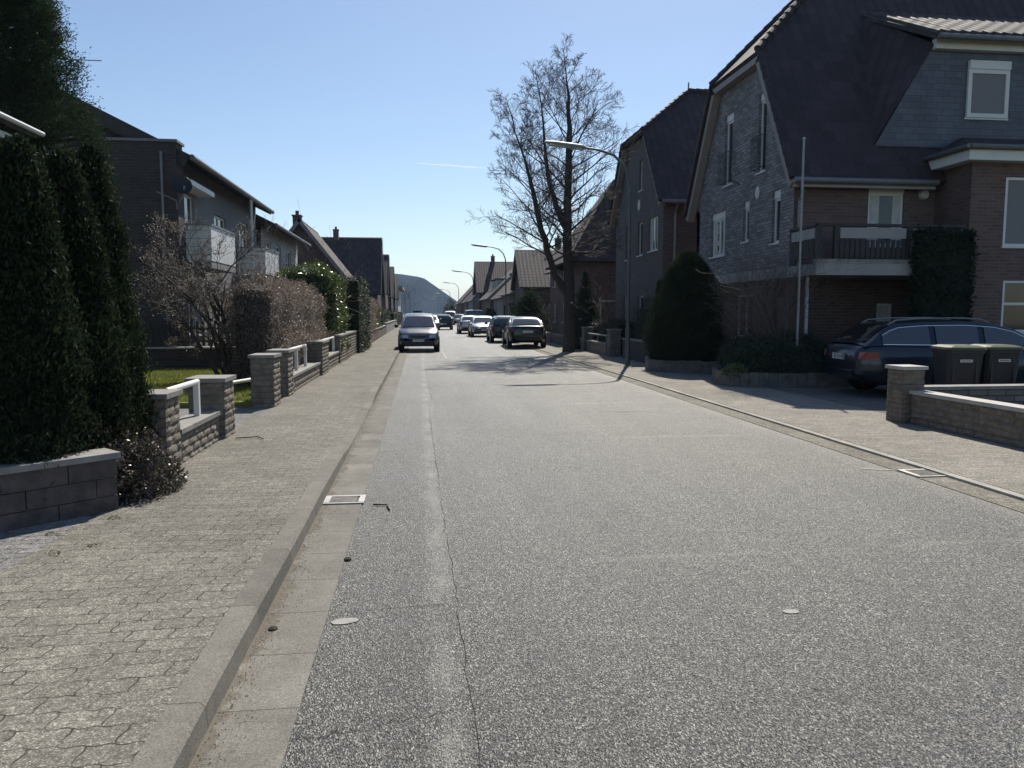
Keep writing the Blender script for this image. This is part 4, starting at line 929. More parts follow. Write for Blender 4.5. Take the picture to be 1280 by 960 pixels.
# ------------------------------------------------------------------ left garden walls
def split_wall(name, label, x0, y0, x1, y1, z1, cap=True, group=None, rows=None, seed=0, z0=.08, capm='coping', bl=.3, rh=.095, capo=.03, m='stone_block'):
    """wall of rough split-faced blocks laid in courses with a flat coping"""
    t = thing(name, label, 'wall' if 'pillar' not in name else 'pillar', ((x0 + x1) / 2, (y0 + y1) / 2, z0), group); r = random.Random(seed + 11)
    mb = MB(); g = .004; ztop = z1 - (.05 if cap else 0); n = max(1, round((ztop - z0) / rh)); hh = (ztop - z0) / n
    def block(u0, u1, za, zb, face):
        k, l = max(2, int((u1 - u0) / .06)), 2; o = len(mb.v)
        for j in range(l + 2):
            for i in range(k + 2):
                fu = i / (k + 1); fv = j / (l + 1); e = 0 if i in (0, k + 1) or j in (0, l + 1) else .005 + r.random() * .014
                u = u0 + (u1 - u0) * fu; z = za + (zb - za) * fv
                mb.v.append({'e': (x1 + e, u, z), 'w': (x0 - e, u, z), 's': (u, y0 - e, z), 'n': (u, y1 + e, z)}[face])
        for j in range(l + 1):
            for i in range(k + 1):
                a = o + j * (k + 2) + i; q = (a, a + 1, a + k + 3, a + k + 2); mb.f.append(q if face in ('e', 's') else q[::-1])
    for c in range(n):
        za, zb = z0 + c * hh + g, z0 + (c + 1) * hh - g
        for face, a, b in (('e', y0, y1), ('s', x0, x1), ('w', y0, y1)):
            u = a - (bl * .5 if c % 2 else 0)
            while u < b - .01:
                ua, ub = max(a, u) + g, min(b, u + bl * r.uniform(.85, 1.1)) - g
                if ub - ua > .03: block(ua, ub, za, zb, face)
                u = ub + g
    mb.build('blocks', M[m], t)
    MB().box(x0 + .006, y0 + .006, z0 - .1, x1 - .006, y1 - .006, ztop).build('mortar', M['stone_wall'], t)
    if cap: MB().box(x0 - capo, y0 - capo, ztop, x1 + capo, y1 + capo, z1).build('coping', M[capm], t)
    return t
GP = 'split-stone pillars of the left garden walls'
split_wall('stone_pillar', 'nearest stone pillar beside the glossy dark bush on the left', -2.80, 7.56, -2.43, 8.0, .88, group=GP, seed=1)
split_wall('stone_pillar', 'second stone pillar, at the near side of the garden gateway', -2.8, 9.55, -2.38, 10.05, .86, group=GP, seed=2)
split_wall('stone_pillar', 'third stone pillar, at the far side of the garden gateway', -2.74, 12.7, -2.38, 13.3, .97, group=GP, seed=3)
split_wall('stone_pillar', 'fourth stone pillar, close behind the gateway pillar', -2.76, 14.3, -2.42, 14.9, .97, group=GP, seed=4)
split_wall('stone_pillar', 'fifth stone pillar, between the two white rail sections', -2.9, 19.1, -2.4, 20.4, .95, group=GP, seed=5)
split_wall('garden_wall', 'low stone wall carrying a white rail between the first two pillars', -2.68, 8.01, -2.44, 9.54, .47, seed=6)
split_wall('garden_wall', 'low stone wall with white rail past the gateway pillars', -2.7, 14.93, -2.46, 19.07, .45, seed=7)
split_wall('garden_wall', 'low stone wall with white rail before the long high wall', -2.7, 20.43, -2.46, 23.45, .5, seed=8)
split_wall('garden_wall', 'long chest-high stone wall below the clipped dark hedge on the left', -2.75, 23.5, -2.42, 33.5, .98, seed=9, bl=.4)
split_wall('garden_wall', 'short wall linking the retaining wall to the first pillar behind the bush', -2.75, 6.3, -2.5, 7.48, .45, seed=10)
def white_rail(label, pts, posts):
    t = thing('white_rail', label, 'railing', (pts[0][0], pts[0][1], .45), 'white tubular rails on the left garden walls')
    MB().tube(pts, .032, 10).build('rail', M['white'], t)
    for (x, y, z0, z1) in posts: MB().box(x - .03, y - .03, z0, x + .03, y + .03, z1).build('post', M['white'], t)
white_rail('white tube rail beside the nearest stone pillar', [(-2.56, 8.02, .86), (-2.56, 9.1, .86)], [(-2.56, 9.06, .47, .85)])
white_rail('longest white tube rail, past the gateway pillars', [(-2.58, 14.95, .92), (-2.58, 17.6, .92)], [(-2.58, 16.3, .45, .91), (-2.58, 17.55, .45, .91)])
white_rail('farthest white tube rail, before the long high wall', [(-2.58, 20.45, .92), (-2.58, 23.2, .92)], [(-2.58, 21.4, .5, .91), (-2.58, 23.15, .5, .91)])
white_rail('white tube rail in the gateway garden behind the second pillar', [(-3.3, 12.3, .5), (-2.9, 13.6, .5)], [(-3.3, 12.3, .11, .49)])
# retaining wall in the left foreground, running off obliquely
rw = thing('retaining_wall', 'low dark stone retaining wall in the shade of the left foreground conifers', 'wall', (-3.2, 5.6, .1))
a, b = Vector((-2.38, 6.2, 0)), Vector((-4.9, 3.75, 0)); U = (b - a).normalized(); Nn = Vector((-U.y, U.x, 0)); Nn = Nn if Nn.y < 0 else -Nn; L = (b - a).length
mb = MB(); r = random.Random(5)
for c in range(3):
    u = -.2 * (c % 2); z0 = .09 + c * .144
    while u < L:
        l = r.uniform(.32, .5); u0, u1 = max(0, u), min(L, u + l - .008)
        if u1 - u0 > .05: mb.obox(a, U, Nn, u0, u1, z0, z0 + .136, -.2, r.uniform(0, .018))
        u += l
mb.build('blocks', simple('split_dark_stone', (.13, .105, .1), .9, var=.3, scale=7, bmp=.9), rw); MB().obox(a, U, Nn, .01, L, .0, .515, -.19, -.01).build('mortar', M['coping'], rw)
MB().obox(a, U, Nn, -.03, L, .518, .565, -.26, .03).build('coping', M['coping'], rw)
bed = MB().obox(a, U, Nn, 0, L, -.02, .46, -2.4, -.21); struct('planting_bed', bed, M['soil'])
# dark garden wall with picket fence across the lawn
gw = thing('picket_fence', 'dark wooden picket fence on a low wall at the end of the left lawn', 'fence', (-6.4, 20.75, .15))
MB().box(-9.5, 20.65, .1, -3.6, 20.85, .72).build('base_wall', M['brick_dark'], gw); MB().box(-9.5, 20.6, .72, -3.6, 20.9, .76).build('coping', M['coping_pale'], gw)
for z in (.88, 1.2): MB().box(-7.4, 20.73, z, -3.7, 20.76, z + .07).build('rail', M['wood_dark'], gw)
mb = MB(); x = -7.4
while x < -3.75: mb.box(x, 20.7, .79, x + .07, 20.728, 1.4); mb.poly([(x, 20.7, 1.4), (x + .07, 20.7, 1.4), (x + .035, 20.714, 1.45)]); x += .145
mb.build('pickets', M['wood_dark'], gw)

# ------------------------------------------------------------------ right garden walls, pillar, planters
rp = split_wall('brick_pillar', 'brick gate pillar with flat cap at the near side of the right driveway', 7.0, 10.3, 7.34, 10.68, .87, seed=21, bl=.22, rh=.075, z0=.03, capm='coping_pale', m='block_warm')
def cwall(name, label, x0, y0, x1, y1, z0, z1, capm, m='stone_wall', capt=.05):
    t = thing(name, label, 'wall', ((x0 + x1) / 2, (y0 + y1) / 2, z0)); MB().box(x0, y0, z0, x1, y1, z1 - capt).build('brickwork', M[m], t)
    MB().box(x0 - .03, y0 - .03, z1 - capt, x1 + .03, y1 + .03, z1).build('coping', M[capm], t)
split_wall('garden_wall', 'low brick wall with sunlit pale coping along the right pavement', 7.12, 2.0, 7.32, 10.27, .52, seed=22, z0=.03, capm='coping_pale', bl=.3, rh=.085, m='block_warm')
cwall('garden_wall', 'low brick wall running from the pillar in front of the two bins', 7.37, 10.4, 14, 10.62, .03, .56, 'coping', m='stone_wall')
struct('right_garden_bed', MB().box(7.33, 2, -.03, 16, 10.38, .16), M['soil'])
def palisade(label, pts, z1, seed):
    t = thing('palisade_planter', label, 'planter', (pts[0][0], pts[0][1], .03)); r = random.Random(seed); mb = MB()
    for p, q in zip(pts[:-1], pts[1:]):
        p, q = Vector((*p, 0)), Vector((*q, 0)); L = (q - p).length; k = max(1, int(L / .2)); U = (q - p).normalized(); Nn = Vector((U.y, -U.x, 0))
        for i in range(k): mb.obox(p, U, Nn, i * L / k + .004, (i + 1) * L / k - .004, .03, z1 + r.uniform(-.015, .015), -.1, r.uniform(0, .012))
    mb.build('palisades', M['pal'], t)
    s = MB(); s.poly([(*p, z1 - .07) for p in pts] ); s.build('soil', M['soil'], t)
palisade('concrete palisade bed round the big trimmed thuja by the right pavement', [(8.4, 21.7), (6.5, 21.5), (6.3, 20.5), (6.55, 20.0), (7.6, 19.35), (8.6, 19.1)], .36, 1)
palisade('concrete palisade bed full of dark shrubs beside the blue estate car', [(9.5, 17.8), (7.0, 17.6), (6.66, 16.6), (6.75, 15.95), (7.3, 15.7), (8.5, 15.45), (9.6, 15.4)], .34, 2)
cwall('garden_wall', 'low wall with rails along the far right pavement beside the bare tree', 7.0, 28.2, 7.2, 31.6, .03, .5, 'coping'); cwall('garden_wall', 'dark wall segment between lamp post and big thuja', 7.2, 22.4, 7.4, 26.6, .03, .75, 'coping', 'brick_dark')
cwall('garden_wall', 'far low garden wall behind the black parked saloon', 7.05, 33, 7.25, 44, .03, .55, 'coping')
for lab, y in (('stone gate pillar just left of the nearest street lamp', 27.4), ('stone gate pillar by the foot of the tall bare tree', 31.9)):
    split_wall('stone_pillar', lab, 6.95, y, 7.35, y + .5, 1.05, seed=int(y), z0=.03, m='stone_wall')
t = thing('metal_railing', 'thin pale rail over the low wall right of the bare tree', 'railing', (7.1, 30, .5))
MB().tube([(7.1, 27.9, .78), (7.1, 31.9, .78)], .03, 8).build('rail', M['metal'], t)
for y in (28.6, 30, 31.3): MB().tube([(7.1, y, .5), (7.1, y, .77)], .02, 6).build('post', M['metal'], t)

# ------------------------------------------------------------------ conifers and hedges
GT = 'columnar thujas behind the retaining wall'
column_shrub('thuja', 'broadest green thuja column at the left edge above the retaining wall', 'thuja', (-3.22, 6.38, .25), 2.62, .60, n=110000, group=GT, lean=(.16, 0), seed=1.0, shape=lambda t: np.clip(1 - t, 0, 1) ** .68 * .985 + .015)
column_shrub('thuja', 'slender middle thuja column of the left foreground group', 'thuja', (-3.0, 7.0, .25), 2.65, .50, n=90000, group=GT, seed=2.2, lean=(.0, 0), shape=lambda t: np.clip(1 - t, 0, 1) ** .68 * .985 + .015)
column_shrub('thuja', 'rightmost thuja column, next to the lawn and first stone pillar', 'thuja', (-3.02, 7.42, .25), 2.78, .47, n=90000, group=GT, seed=4.1, lean=(.08, 0), shape=lambda t: np.clip(1 - t, 0, 1) ** .68 * .985 + .015)
column_shrub('thuja', 'thuja column cut off by the left edge of the view', 'thuja', (-3.85, 5.75, .25), 2.6, .6, n=70000, group=GT, seed=5.7)
column_shrub('thuja', 'big trimmed egg-shaped thuja in the palisade bed on the right', 'thuja', (7.42, 20.6, .3), 2.95, .92, n=90000, seed=3.0, leaf=(.05, .015), spiky=.6, shape=lambda t: np.where(t < .38, .88 + .12 * np.sin(t / .38 * 1.57), np.clip(np.cos((t - .38) / .62 * 1.5), 0, 1) ** .8))
column_shrub('thuja', 'smaller sunlit-edged thuja just left of the big trimmed one', 'thuja', (6.85, 21.3, .3), 2.2, .42, n=14000, seed=6.0)
column_shrub('thuja', 'dark pointed thuja right behind the trunk of the bare tree', 'thuja', (7.35, 33.6, .03), 3.35, .75, n=16000, seed=7.0, tip=.25)
# tall conifer behind, with gaps
def tall_conifer(name, label, base, h, r, seed, m='conifer', ncl=520, per=70, lf=.10, sp=1.0):
    t_ = thing(name, label, 'conifer', base); rr = random.Random(seed); lim = MB(); b = Vector(base)
    lim.tube([b, b + Vector((.1, 0, h * .5)), b + Vector((0, 0, h * .97))], [.2, .13, .02], 8)
    C = []; D = []
    for i in range(ncl):
        t = rr.random() ** 0.85 * .97 + .03; a = rr.random() * 2 * math.pi
        R_ = r * (0.75 if t < .1 else 1) * (1 - t) ** .55 * (1 + .3 * math.sin(a * 3 + t * 9 + seed)) ; q = R_ * (.35 + .65 * rr.random() ** .5)
        p = b + Vector((math.cos(a) * q, math.sin(a) * q, t * h))
        if i % 4 == 0: lim.tube([b + Vector((0, 0, t * h - q * .15)), p], [.03, .008], 4)
        C.append(p); D.append((math.cos(a), math.sin(a), .7))
    lim.build('branches', M['bark'], t_)
    C = np.repeat(np.array(C), per, 0); D = np.repeat(np.array(D), per, 0); n = len(C)
    P_ = C + rng.normal(size=(n, 3)) * np.array([.15, .15, .11]) * (r / 1.3) * sp
    leaves('foliage', M[m], t_, P_, D + rng.normal(size=(n, 3)) * .6, lf * (.6 + rng.random(n) * .8), lf * .32)
tall_conifer('conifer_tree', 'tall dark conifer with sky showing through, top cut off at upper left', (-7.65, 16.2, .1), 9.9, 1.68, 3, ncl=3600, per=60, lf=.06, sp=.5)
tall_conifer('spreading_conifer', 'low black spreading conifer behind the parked saloon', (6.6, 46, .03), 2.75, 1.5, 9, ncl=380, per=45)

hedge('beech_hedge', 'brown leafless-looking beech hedge behind the white rails on the left', 'hedge', -3.8, 15.3, -2.74, 22.6, .1, 2.3, ('beech', 'core_brown'), 52000, leaf=(.04, .024), rnd=.95, amp=.24, seed=2)
hedge('laurel_shrub', 'bright green glossy laurel behind the brown beech hedge', 'shrub', -4.4, 23.2, -2.55, 27.2, .1, 3.1, ('laurel', 'core'), 26000, leaf=(.085, .045), rnd=.9, amp=.25, seed=3)
hedge('clipped_hedge', 'tall dark clipped hedge over the long stone wall', 'hedge', -4.1, 29.6, -2.2, 34.5, .1, 3.0, ('yew', 'core'), 34000, leaf=(.05, .025), rnd=.22, amp=.05, seed=4)
hedge('clipped_hedge', 'brownish hedge directly beyond the tall dark clipped one', 'hedge', -3.4, 36, -2.5, 45, .1, 2.4, ('beech', 'core_brown'), 16000, leaf=(.06, .04), rnd=.3, amp=.08, seed=5)
hedge('clipped_hedge', 'sunlit green hedge edge before the far pale fences', 'hedge', -3.6, 46.5, -2.6, 52, .1, 2.2, ('laurel', 'core'), 9000, leaf=(.08, .05), rnd=.4, amp=.1, seed=6)
hedge('clipped_hedge', 'dark hedge block in front of the flat-roofed building', 'hedge', -3.7, 58, -2.7, 70, .1, 1.9, ('yew', 'core'), 9000, leaf=(.09, .05), rnd=.3, amp=.06, seed=7)
hedge('clipped_hedge', 'farthest low hedge on the left side of the street', 'hedge', -3.7, 84, -2.7, 120, .1, 1.7, ('yew', 'core'), 9000, leaf=(.12, .08), rnd=.3, amp=.06, seed=8)
cwall('garden_wall', 'low brown wall beneath the far hedges on the left', -2.72, 34.6, -2.5, 57, .05, .75, 'coping', 'brick_under'); cwall('garden_wall', 'farthest pale garden wall on the left', -2.72, 57.5, -2.5, 83, .05, .9, 'coping', 'plaster')
hedge('clipped_hedge', 'square dark hedge beside the carport on the right', 'hedge', 7.4, 60, 9.0, 62.5, .03, 2.1, ('yew', 'core'), 7000, leaf=(.08, .05), rnd=.15, amp=.04, seed=9)
hedge('clipped_hedge', 'low dark hedge between bare tree and gate pillar on the right', 'hedge', 7.4, 28.3, 8.3, 33, .03, 1.3, ('yew', 'core'), 9000, leaf=(.05, .03), rnd=.5, amp=.15, seed=10)
hedge('garden_shrub', 'dark evergreen shrub at the corner of the grey house behind the lamp post', 'shrub', 7.5, 23.0, 8.9, 26.6, .03, 1.95, ('yew', 'core'), 14000, leaf=(.06, .03), rnd=.9, amp=.3, seed=11)
hedge('garden_shrub', 'dark mass of evergreen shrubs in the palisade bed by the estate car', 'shrub', 6.98, 15.72, 9.4, 17.7, .2, 1.12, ('yew', 'core'), 22000, leaf=(.05, .03), rnd=.9, amp=.22, seed=12)
blob_shrub('garden_shrub', 'small shrub with pale sunlit leaves at the bed corner nearest the road', 'shrub', (6.95, 16.1, .27), (.32, .3, .26), 'laurel', 700, leaf=(.055, .035), seed=1)
blob_shrub('cotoneaster', 'small glossy dark-leaved bush spilling over the left pavement edge', 'bush', (-2.42, 6.78, .08), (.34, .5, .52), 'cotoneaster', 7500, leaf=(.028, .02), core='core_brown', seed=2)
blob_shrub('cotoneaster', 'loose dark sprigs above the coping of the retaining wall', 'bush', (-2.75, 6.75, .5), (.3, .4, .28), 'cotoneaster', 900, leaf=(.03, .02), seed=4)
blob_shrub('ivy_bush', 'dark ivy at the corner of the house with the white gutter', 'bush', (-6.45, 12.9, 2.2), (.45, .5, 2.2), 'ivy', 4200, leaf=(.09, .06), seed=3)

# bare shrubs and trees
mg = thing('magnolia_tree', 'low bare many-stemmed tree with pale buds on the left lawn', 'tree', (-3.9, 16.2, .2))
tw = Twigs(21)
cl = lambda p: ((p.x + 4.05) / 1.75) ** 2 + ((p.y - 16.2) / 1.6) ** 2 + ((p.z - 2.3) / 1.85) ** 2 < 1.1
for (dx, dy, L) in ((-.9, -.2, 2.3), (-.45, .3, 2.4), (.1, -.3, 2.6), (.5, .2, 2.3), (-.7, .5, 2.0), (-.1, .5, 2.7)):
    tw.grow((-3.9 + dx * .1, 16.2 + dy * .1, .15), (dx, dy, 1.15), L * 1.12, .055, 0, 4, up=.05, wig=.2, kids=(4, 6), ang=(25, 65), shrink=(.5, .75), rmin=.0045, clip=cl)
tw.limb.build('trunk', M['bark'], mg); tw.fine.build('crown', M['twig'], mg)
C = []; D = []
for _ in range(7500):
    p, d = tw.r.choice(tw.tips); C.append(p + Vector((tw.r.gauss(0, .05), tw.r.gauss(0, .05), tw.r.gauss(0, .05)))); D.append(d + Vector((0, 0, .4)))
leaves('buds', M['bud'], mg, np.array(C), np.array(D), .032, .016)

bt = thing('bare_tree', 'tall leafless tree with two trunks on the right verge behind the saloon', 'tree', (6.15, 31.2, .03))
tw = Twigs(5); r = tw.r
def stem(pts, rads, z0, lens, n, seed):
    P3 = [Vector(p) for p in pts]; fine = []
    for a, b in zip(P3[:-1], P3[1:]):
        for k in range(4): fine.append(a.lerp(b, k / 4))
    fine.append(P3[-1]); fine = [p + Vector((r.gauss(0, .025), r.gauss(0, .025), 0)) for p in fine]
    rr_ = np.interp(np.linspace(0, 1, len(fine)), np.linspace(0, 1, len(rads)), rads); tw.limb.tube(fine, list(rr_), 10)
    ztop = fine[-1].z
    for i in range(n):
        t = (i + r.random()) / n; z = z0 + (ztop - z0) * t
        for a, b in zip(fine[:-1], fine[1:]):
            if a.z <= z <= b.z: p = a.lerp(b, (z - a.z) / max(1e-6, b.z - a.z)); break
        else: continue
        an = i * 2.4 + r.gauss(0, .4); el = .38 + .75 * t; L = lens(t)
        rad = float(np.interp(z, [fine[0].z, ztop], [rads[0], rads[-1]])) * .32
        tw.grow(p, (math.cos(an), math.sin(an), el), L, max(.016, rad), 1, 4, up=.035, wig=.11, kids=(5, 7), ang=(24, 55), shrink=(.42, .68), rmin=.0048)
    tw.grow(fine[-1], (0, 0, 1), 1.3, .03, 1, 4, kids=(5, 7), up=.03, wig=.1, rmin=.005)
stem([(6.15, 31.2, 0), (6.13, 31.2, 2.6), (6.05, 31.2, 5.4), (6.1, 31.2, 8.5), (6.0, 31.2, 11.0)], [.27, .22, .18, .13, .035], 3.7, lambda t: 2.75 * (1 - .5 * t ** 2.2) * (.72 + .35 * math.sin(t * 3.1)), 32, 1)
stem([(6.1, 31.2, 2.4), (5.4, 31.1, 3.5), (4.95, 31.0, 5.0), (4.6, 31.0, 6.6), (3.9, 31.0, 8.9)], [.17, .14, .12, .09, .02], 3.6, lambda t: 2.6 * (1 - .5 * t), 26, 2)
stem([(6.05, 31.2, 5.0), (5.5, 31.4, 6.3), (5.2, 31.5, 7.7), (5.0, 31.5, 10.2)], [.14, .11, .08, .02], 5.6, lambda t: 2.2 * (1 - .5 * t), 11, 3)
tw.limb.build('trunk', M['bark'], bt, True); tw.fine.build('crown', M['twig'], bt)

GB = 'bare twiggy shrubs in the right front gardens'
twig_shrub('bare_shrub', 'tall bare shrub in front of the flagpole and balcony', 'shrub', (8.0, 16.6, .25), 2.7, 1.3, 22, 31, group=GB, maxlev=2, kids=(5, 7))
twig_shrub('bare_shrub', 'bare shrub left of the flagpole under the pale floor band', 'shrub', (8.1, 17.3, .25), 2.0, .55, 18, 32, group=GB, maxlev=2, kids=(5, 7))
twig_shrub('bare_shrub', 'wide bare shrub with pale dead leaves behind the rail right of the tree', 'shrub', (7.9, 29.6, .03), 2.6, 1.6, 12, 33, group=GB, nb=900, leafm='beech', lsz=(.06, .04))
twig_shrub('bare_shrub', 'pale twiggy shrub between the saloon and the bare tree trunk', 'shrub', (6.9, 40, .03), 3.0, 1.6, 12, 34, 'twig_pale', group=GB, nb=900, leafm='bud')
twig_shrub('bare_shrub', 'bare grey shrub above the laurel on the left', 'shrub', (-3.7, 28.4, .1), 3.7, 1.2, 11, 35, 'twig_pale', nb=600, leafm='bud')
twig_shrub('bare_tree', 'thin bare tree in front of the white balcony house', 'tree', (-5.0, 25.6, .1), 3.6, .9, 8, 36, nb=500, leafm='bud')
twig_shrub('bare_tree', 'second thin bare tree rising over the eaves of the balcony house', 'tree', (-5.0, 30, .1), 4.3, .8, 7, 38)
twig_shrub('bare_tree', 'small distant bare tree with a greenish haze at the left of the spoil heap', 'tree', (-2.9, 172, .1), 7.5, 3.2, 26, 37, nb=6000, leafm='twig_leaf', lsz=(.14, .09), maxlev=2)
for lab, x, y, rx, rz in (('round dark distant tree at the right foot of the spoil heap', 7.8, 190, 2.6, 5.0), ('small dark distant shrub beside the farthest cars', 7.2, 100, 1.0, 1.8), ('dark shrub in the front garden beside the third street lamp', 7.7, 84, 1.0, 2.1)):
    blob_shrub('distant_shrub', lab, 'shrub', (x, y, .03), (rx, rx, rz), 'yew', 4000, leaf=(.2, .12), core='core', seed=x, group='distant dark shrubs')
# sprigs of weed in the paving joints
for i, (x, y) in enumerate(((-2.35, 5.05), (-2.15, 5.2), (-2.55, 5.5), (-2.3, 5.9))):
    blob_shrub('weed', ('tiny weed nearest the camera in the left pavement', 'tiny weed beside the nearest one in the left pavement', 'tiny weed in the driveway joint on the left', 'tiny weed at the foot of the retaining wall corner')[i], 'weed', (x, y, .112), (.05, .04, .02), 'laurel', 40, leaf=(.02, .006))

# ------------------------------------------------------------------ street lamps
def lamp_tree():
    t = thing('street_lamp', '', 'street lamp', (0, 0, 0), 'curved street lamps along the right kerb')
    MB().tube([(0, 0, 0), (0, 0, 1.1)], .075, 12).tube([(0, 0, 1.1), (0, 0, 5.2)], [.055, .05], 12).lathe((0, 0, 1.08), Z_, [(.08, 0), (.08, .04), (.055, .09)], 12).build('pole', M['pole'], t, 40)
    pts = [(0, 0, 5.2), (-.03, 0, 5.6), (-.18, 0, 6.0), (-.5, 0, 6.32), (-.95, 0, 6.46), (-1.5, 0, 6.53)]
    MB().tube(pts, [.05, .045, .042, .04, .036, .03], 10).build('arm', M['pole'], t, True)
    h = MB(); st = [(-1.35, .05, .04, 6.51), (-1.45, .11, .07, 6.53), (-1.8, .14, .085, 6.56), (-2.3, .13, .07, 6.62), (-2.6, .06, .03, 6.66)]
    k = 10; base = 0
    for (x, wy, hz, z) in st:
        for i in range(k): a = 2 * math.pi * i / k; h.v.append((x, math.cos(a) * wy, z + math.sin(a) * hz))
    for i in range(len(st) - 1):
        for j in range(k): j2 = (j + 1) % k; h.f.append((i * k + j, i * k + j2, (i + 1) * k + j2, (i + 1) * k + j))
    h.f.append(tuple(range(k))[::-1]); h.f.append(tuple((len(st) - 1) * k + j for j in range(k)))
    hd = h.build('lamp_head', M['lamp_grey'], t, True)
    d = MB(); d.obox((-1.5, 0, 6.50), nrm((-1, 0, .11)), Y_, 0, .98, -.045, .0, -.085, .085, V=nrm((.11, 0, 1))); d.build('diffuser', M['curtain'], hd)
    return t
lp = lamp_tree()
ll = ['nearest street lamp, its long arm reaching over the road from the right', 'second street lamp, arm in front of the bare tree twigs', 'third street lamp against the clear sky', 'fourth street lamp beside the slope of the spoil heap', 'fifth street lamp before the spoil heap', 'sixth street lamp, small before the spoil heap', 'seventh street lamp, tiny at the end of the street', 'farthest street lamp, barely visible']
for i, (x, y) in enumerate(((6.33, 22.8), (6.4, 57.0), (6.4, 92), (6.4, 127), (6.4, 163), (6.4, 198), (6.4, 234), (6.4, 270))):
    o = lp if i == 0 else copy_tree(lp); o.location = (x, y, .034); o['label'] = ll[i]

# ------------------------------------------------------------------ cars (front towards local +y)
ST = {
 # belt: (t,z) top of lower body from rear 0 to front 1; roof: side outline of the glasshouse (t,z) rear base -> roof -> windscreen base
 'estate': dict(L=4.92, W=1.86, H=1.45, belt=[(0, .86), (.012, .96), (.04, 1.0), (.3, .985), (.55, .95), (.735, .93), (.8, .90), (.9, .83), (.965, .74), (1, .58)], roof=[(.022, 1.0), (.10, 1.30), (.145, 1.40), (.25, 1.44), (.42, 1.45), (.53, 1.41), (.60, 1.33), (.765, .93)], rw=(.845, .56)),
 'hatch': dict(L=4.2, W=1.74, H=1.48, belt=[(0, .80), (.012, .94), (.035, .98), (.3, .965), (.55, .95), (.72, .95), (.8, .92), (.9, .84), (.965, .74), (1, .58)], roof=[(.02, .97), (.07, 1.28), (.13, 1.42), (.3, 1.47), (.45, 1.475), (.56, 1.43), (.62, 1.36), (.765, .95)], rw=(.8, .56)),
 'sedan': dict(L=4.75, W=1.80, H=1.43, belt=[(0, .84), (.008, .98), (.03, 1.01), (.10, 1.02), (.16, 1.02), (.3, .975), (.55, .95), (.715, .93), (.8, .90), (.9, .83), (.965, .74), (1, .58)], roof=[(.155, 1.01), (.24, 1.27), (.29, 1.37), (.38, 1.42), (.47, 1.43), (.55, 1.39), (.60, 1.32), (.74, .93)], rw=(.79, .55)),
 'mpv': dict(L=4.05, W=1.74, H=1.62, belt=[(0, .84), (.012, .98), (.03, 1.02), (.3, 1.0), (.55, .99), (.76, 1.0), (.83, .97), (.91, .88), (.965, .78), (1, .58)], roof=[(.02, 1.02), (.06, 1.38), (.11, 1.56), (.3, 1.61), (.46, 1.62), (.55, 1.58), (.62, 1.49), (.80, 1.0)], rw=(.83, .62)),
 'van': dict(L=4.8, W=1.88, H=1.92, belt=[(0, .9), (.012, 1.05), (.03, 1.08), (.3, 1.07), (.6, 1.06), (.80, 1.06), (.86, 1.02), (.92, .92), (.965, .82), (1, .6)], roof=[(.012, 1.08), (.035, 1.6), (.07, 1.85), (.3, 1.91), (.55, 1.92), (.64, 1.88), (.70, 1.78), (.84, 1.06)], rw=(.86, .7)),
}
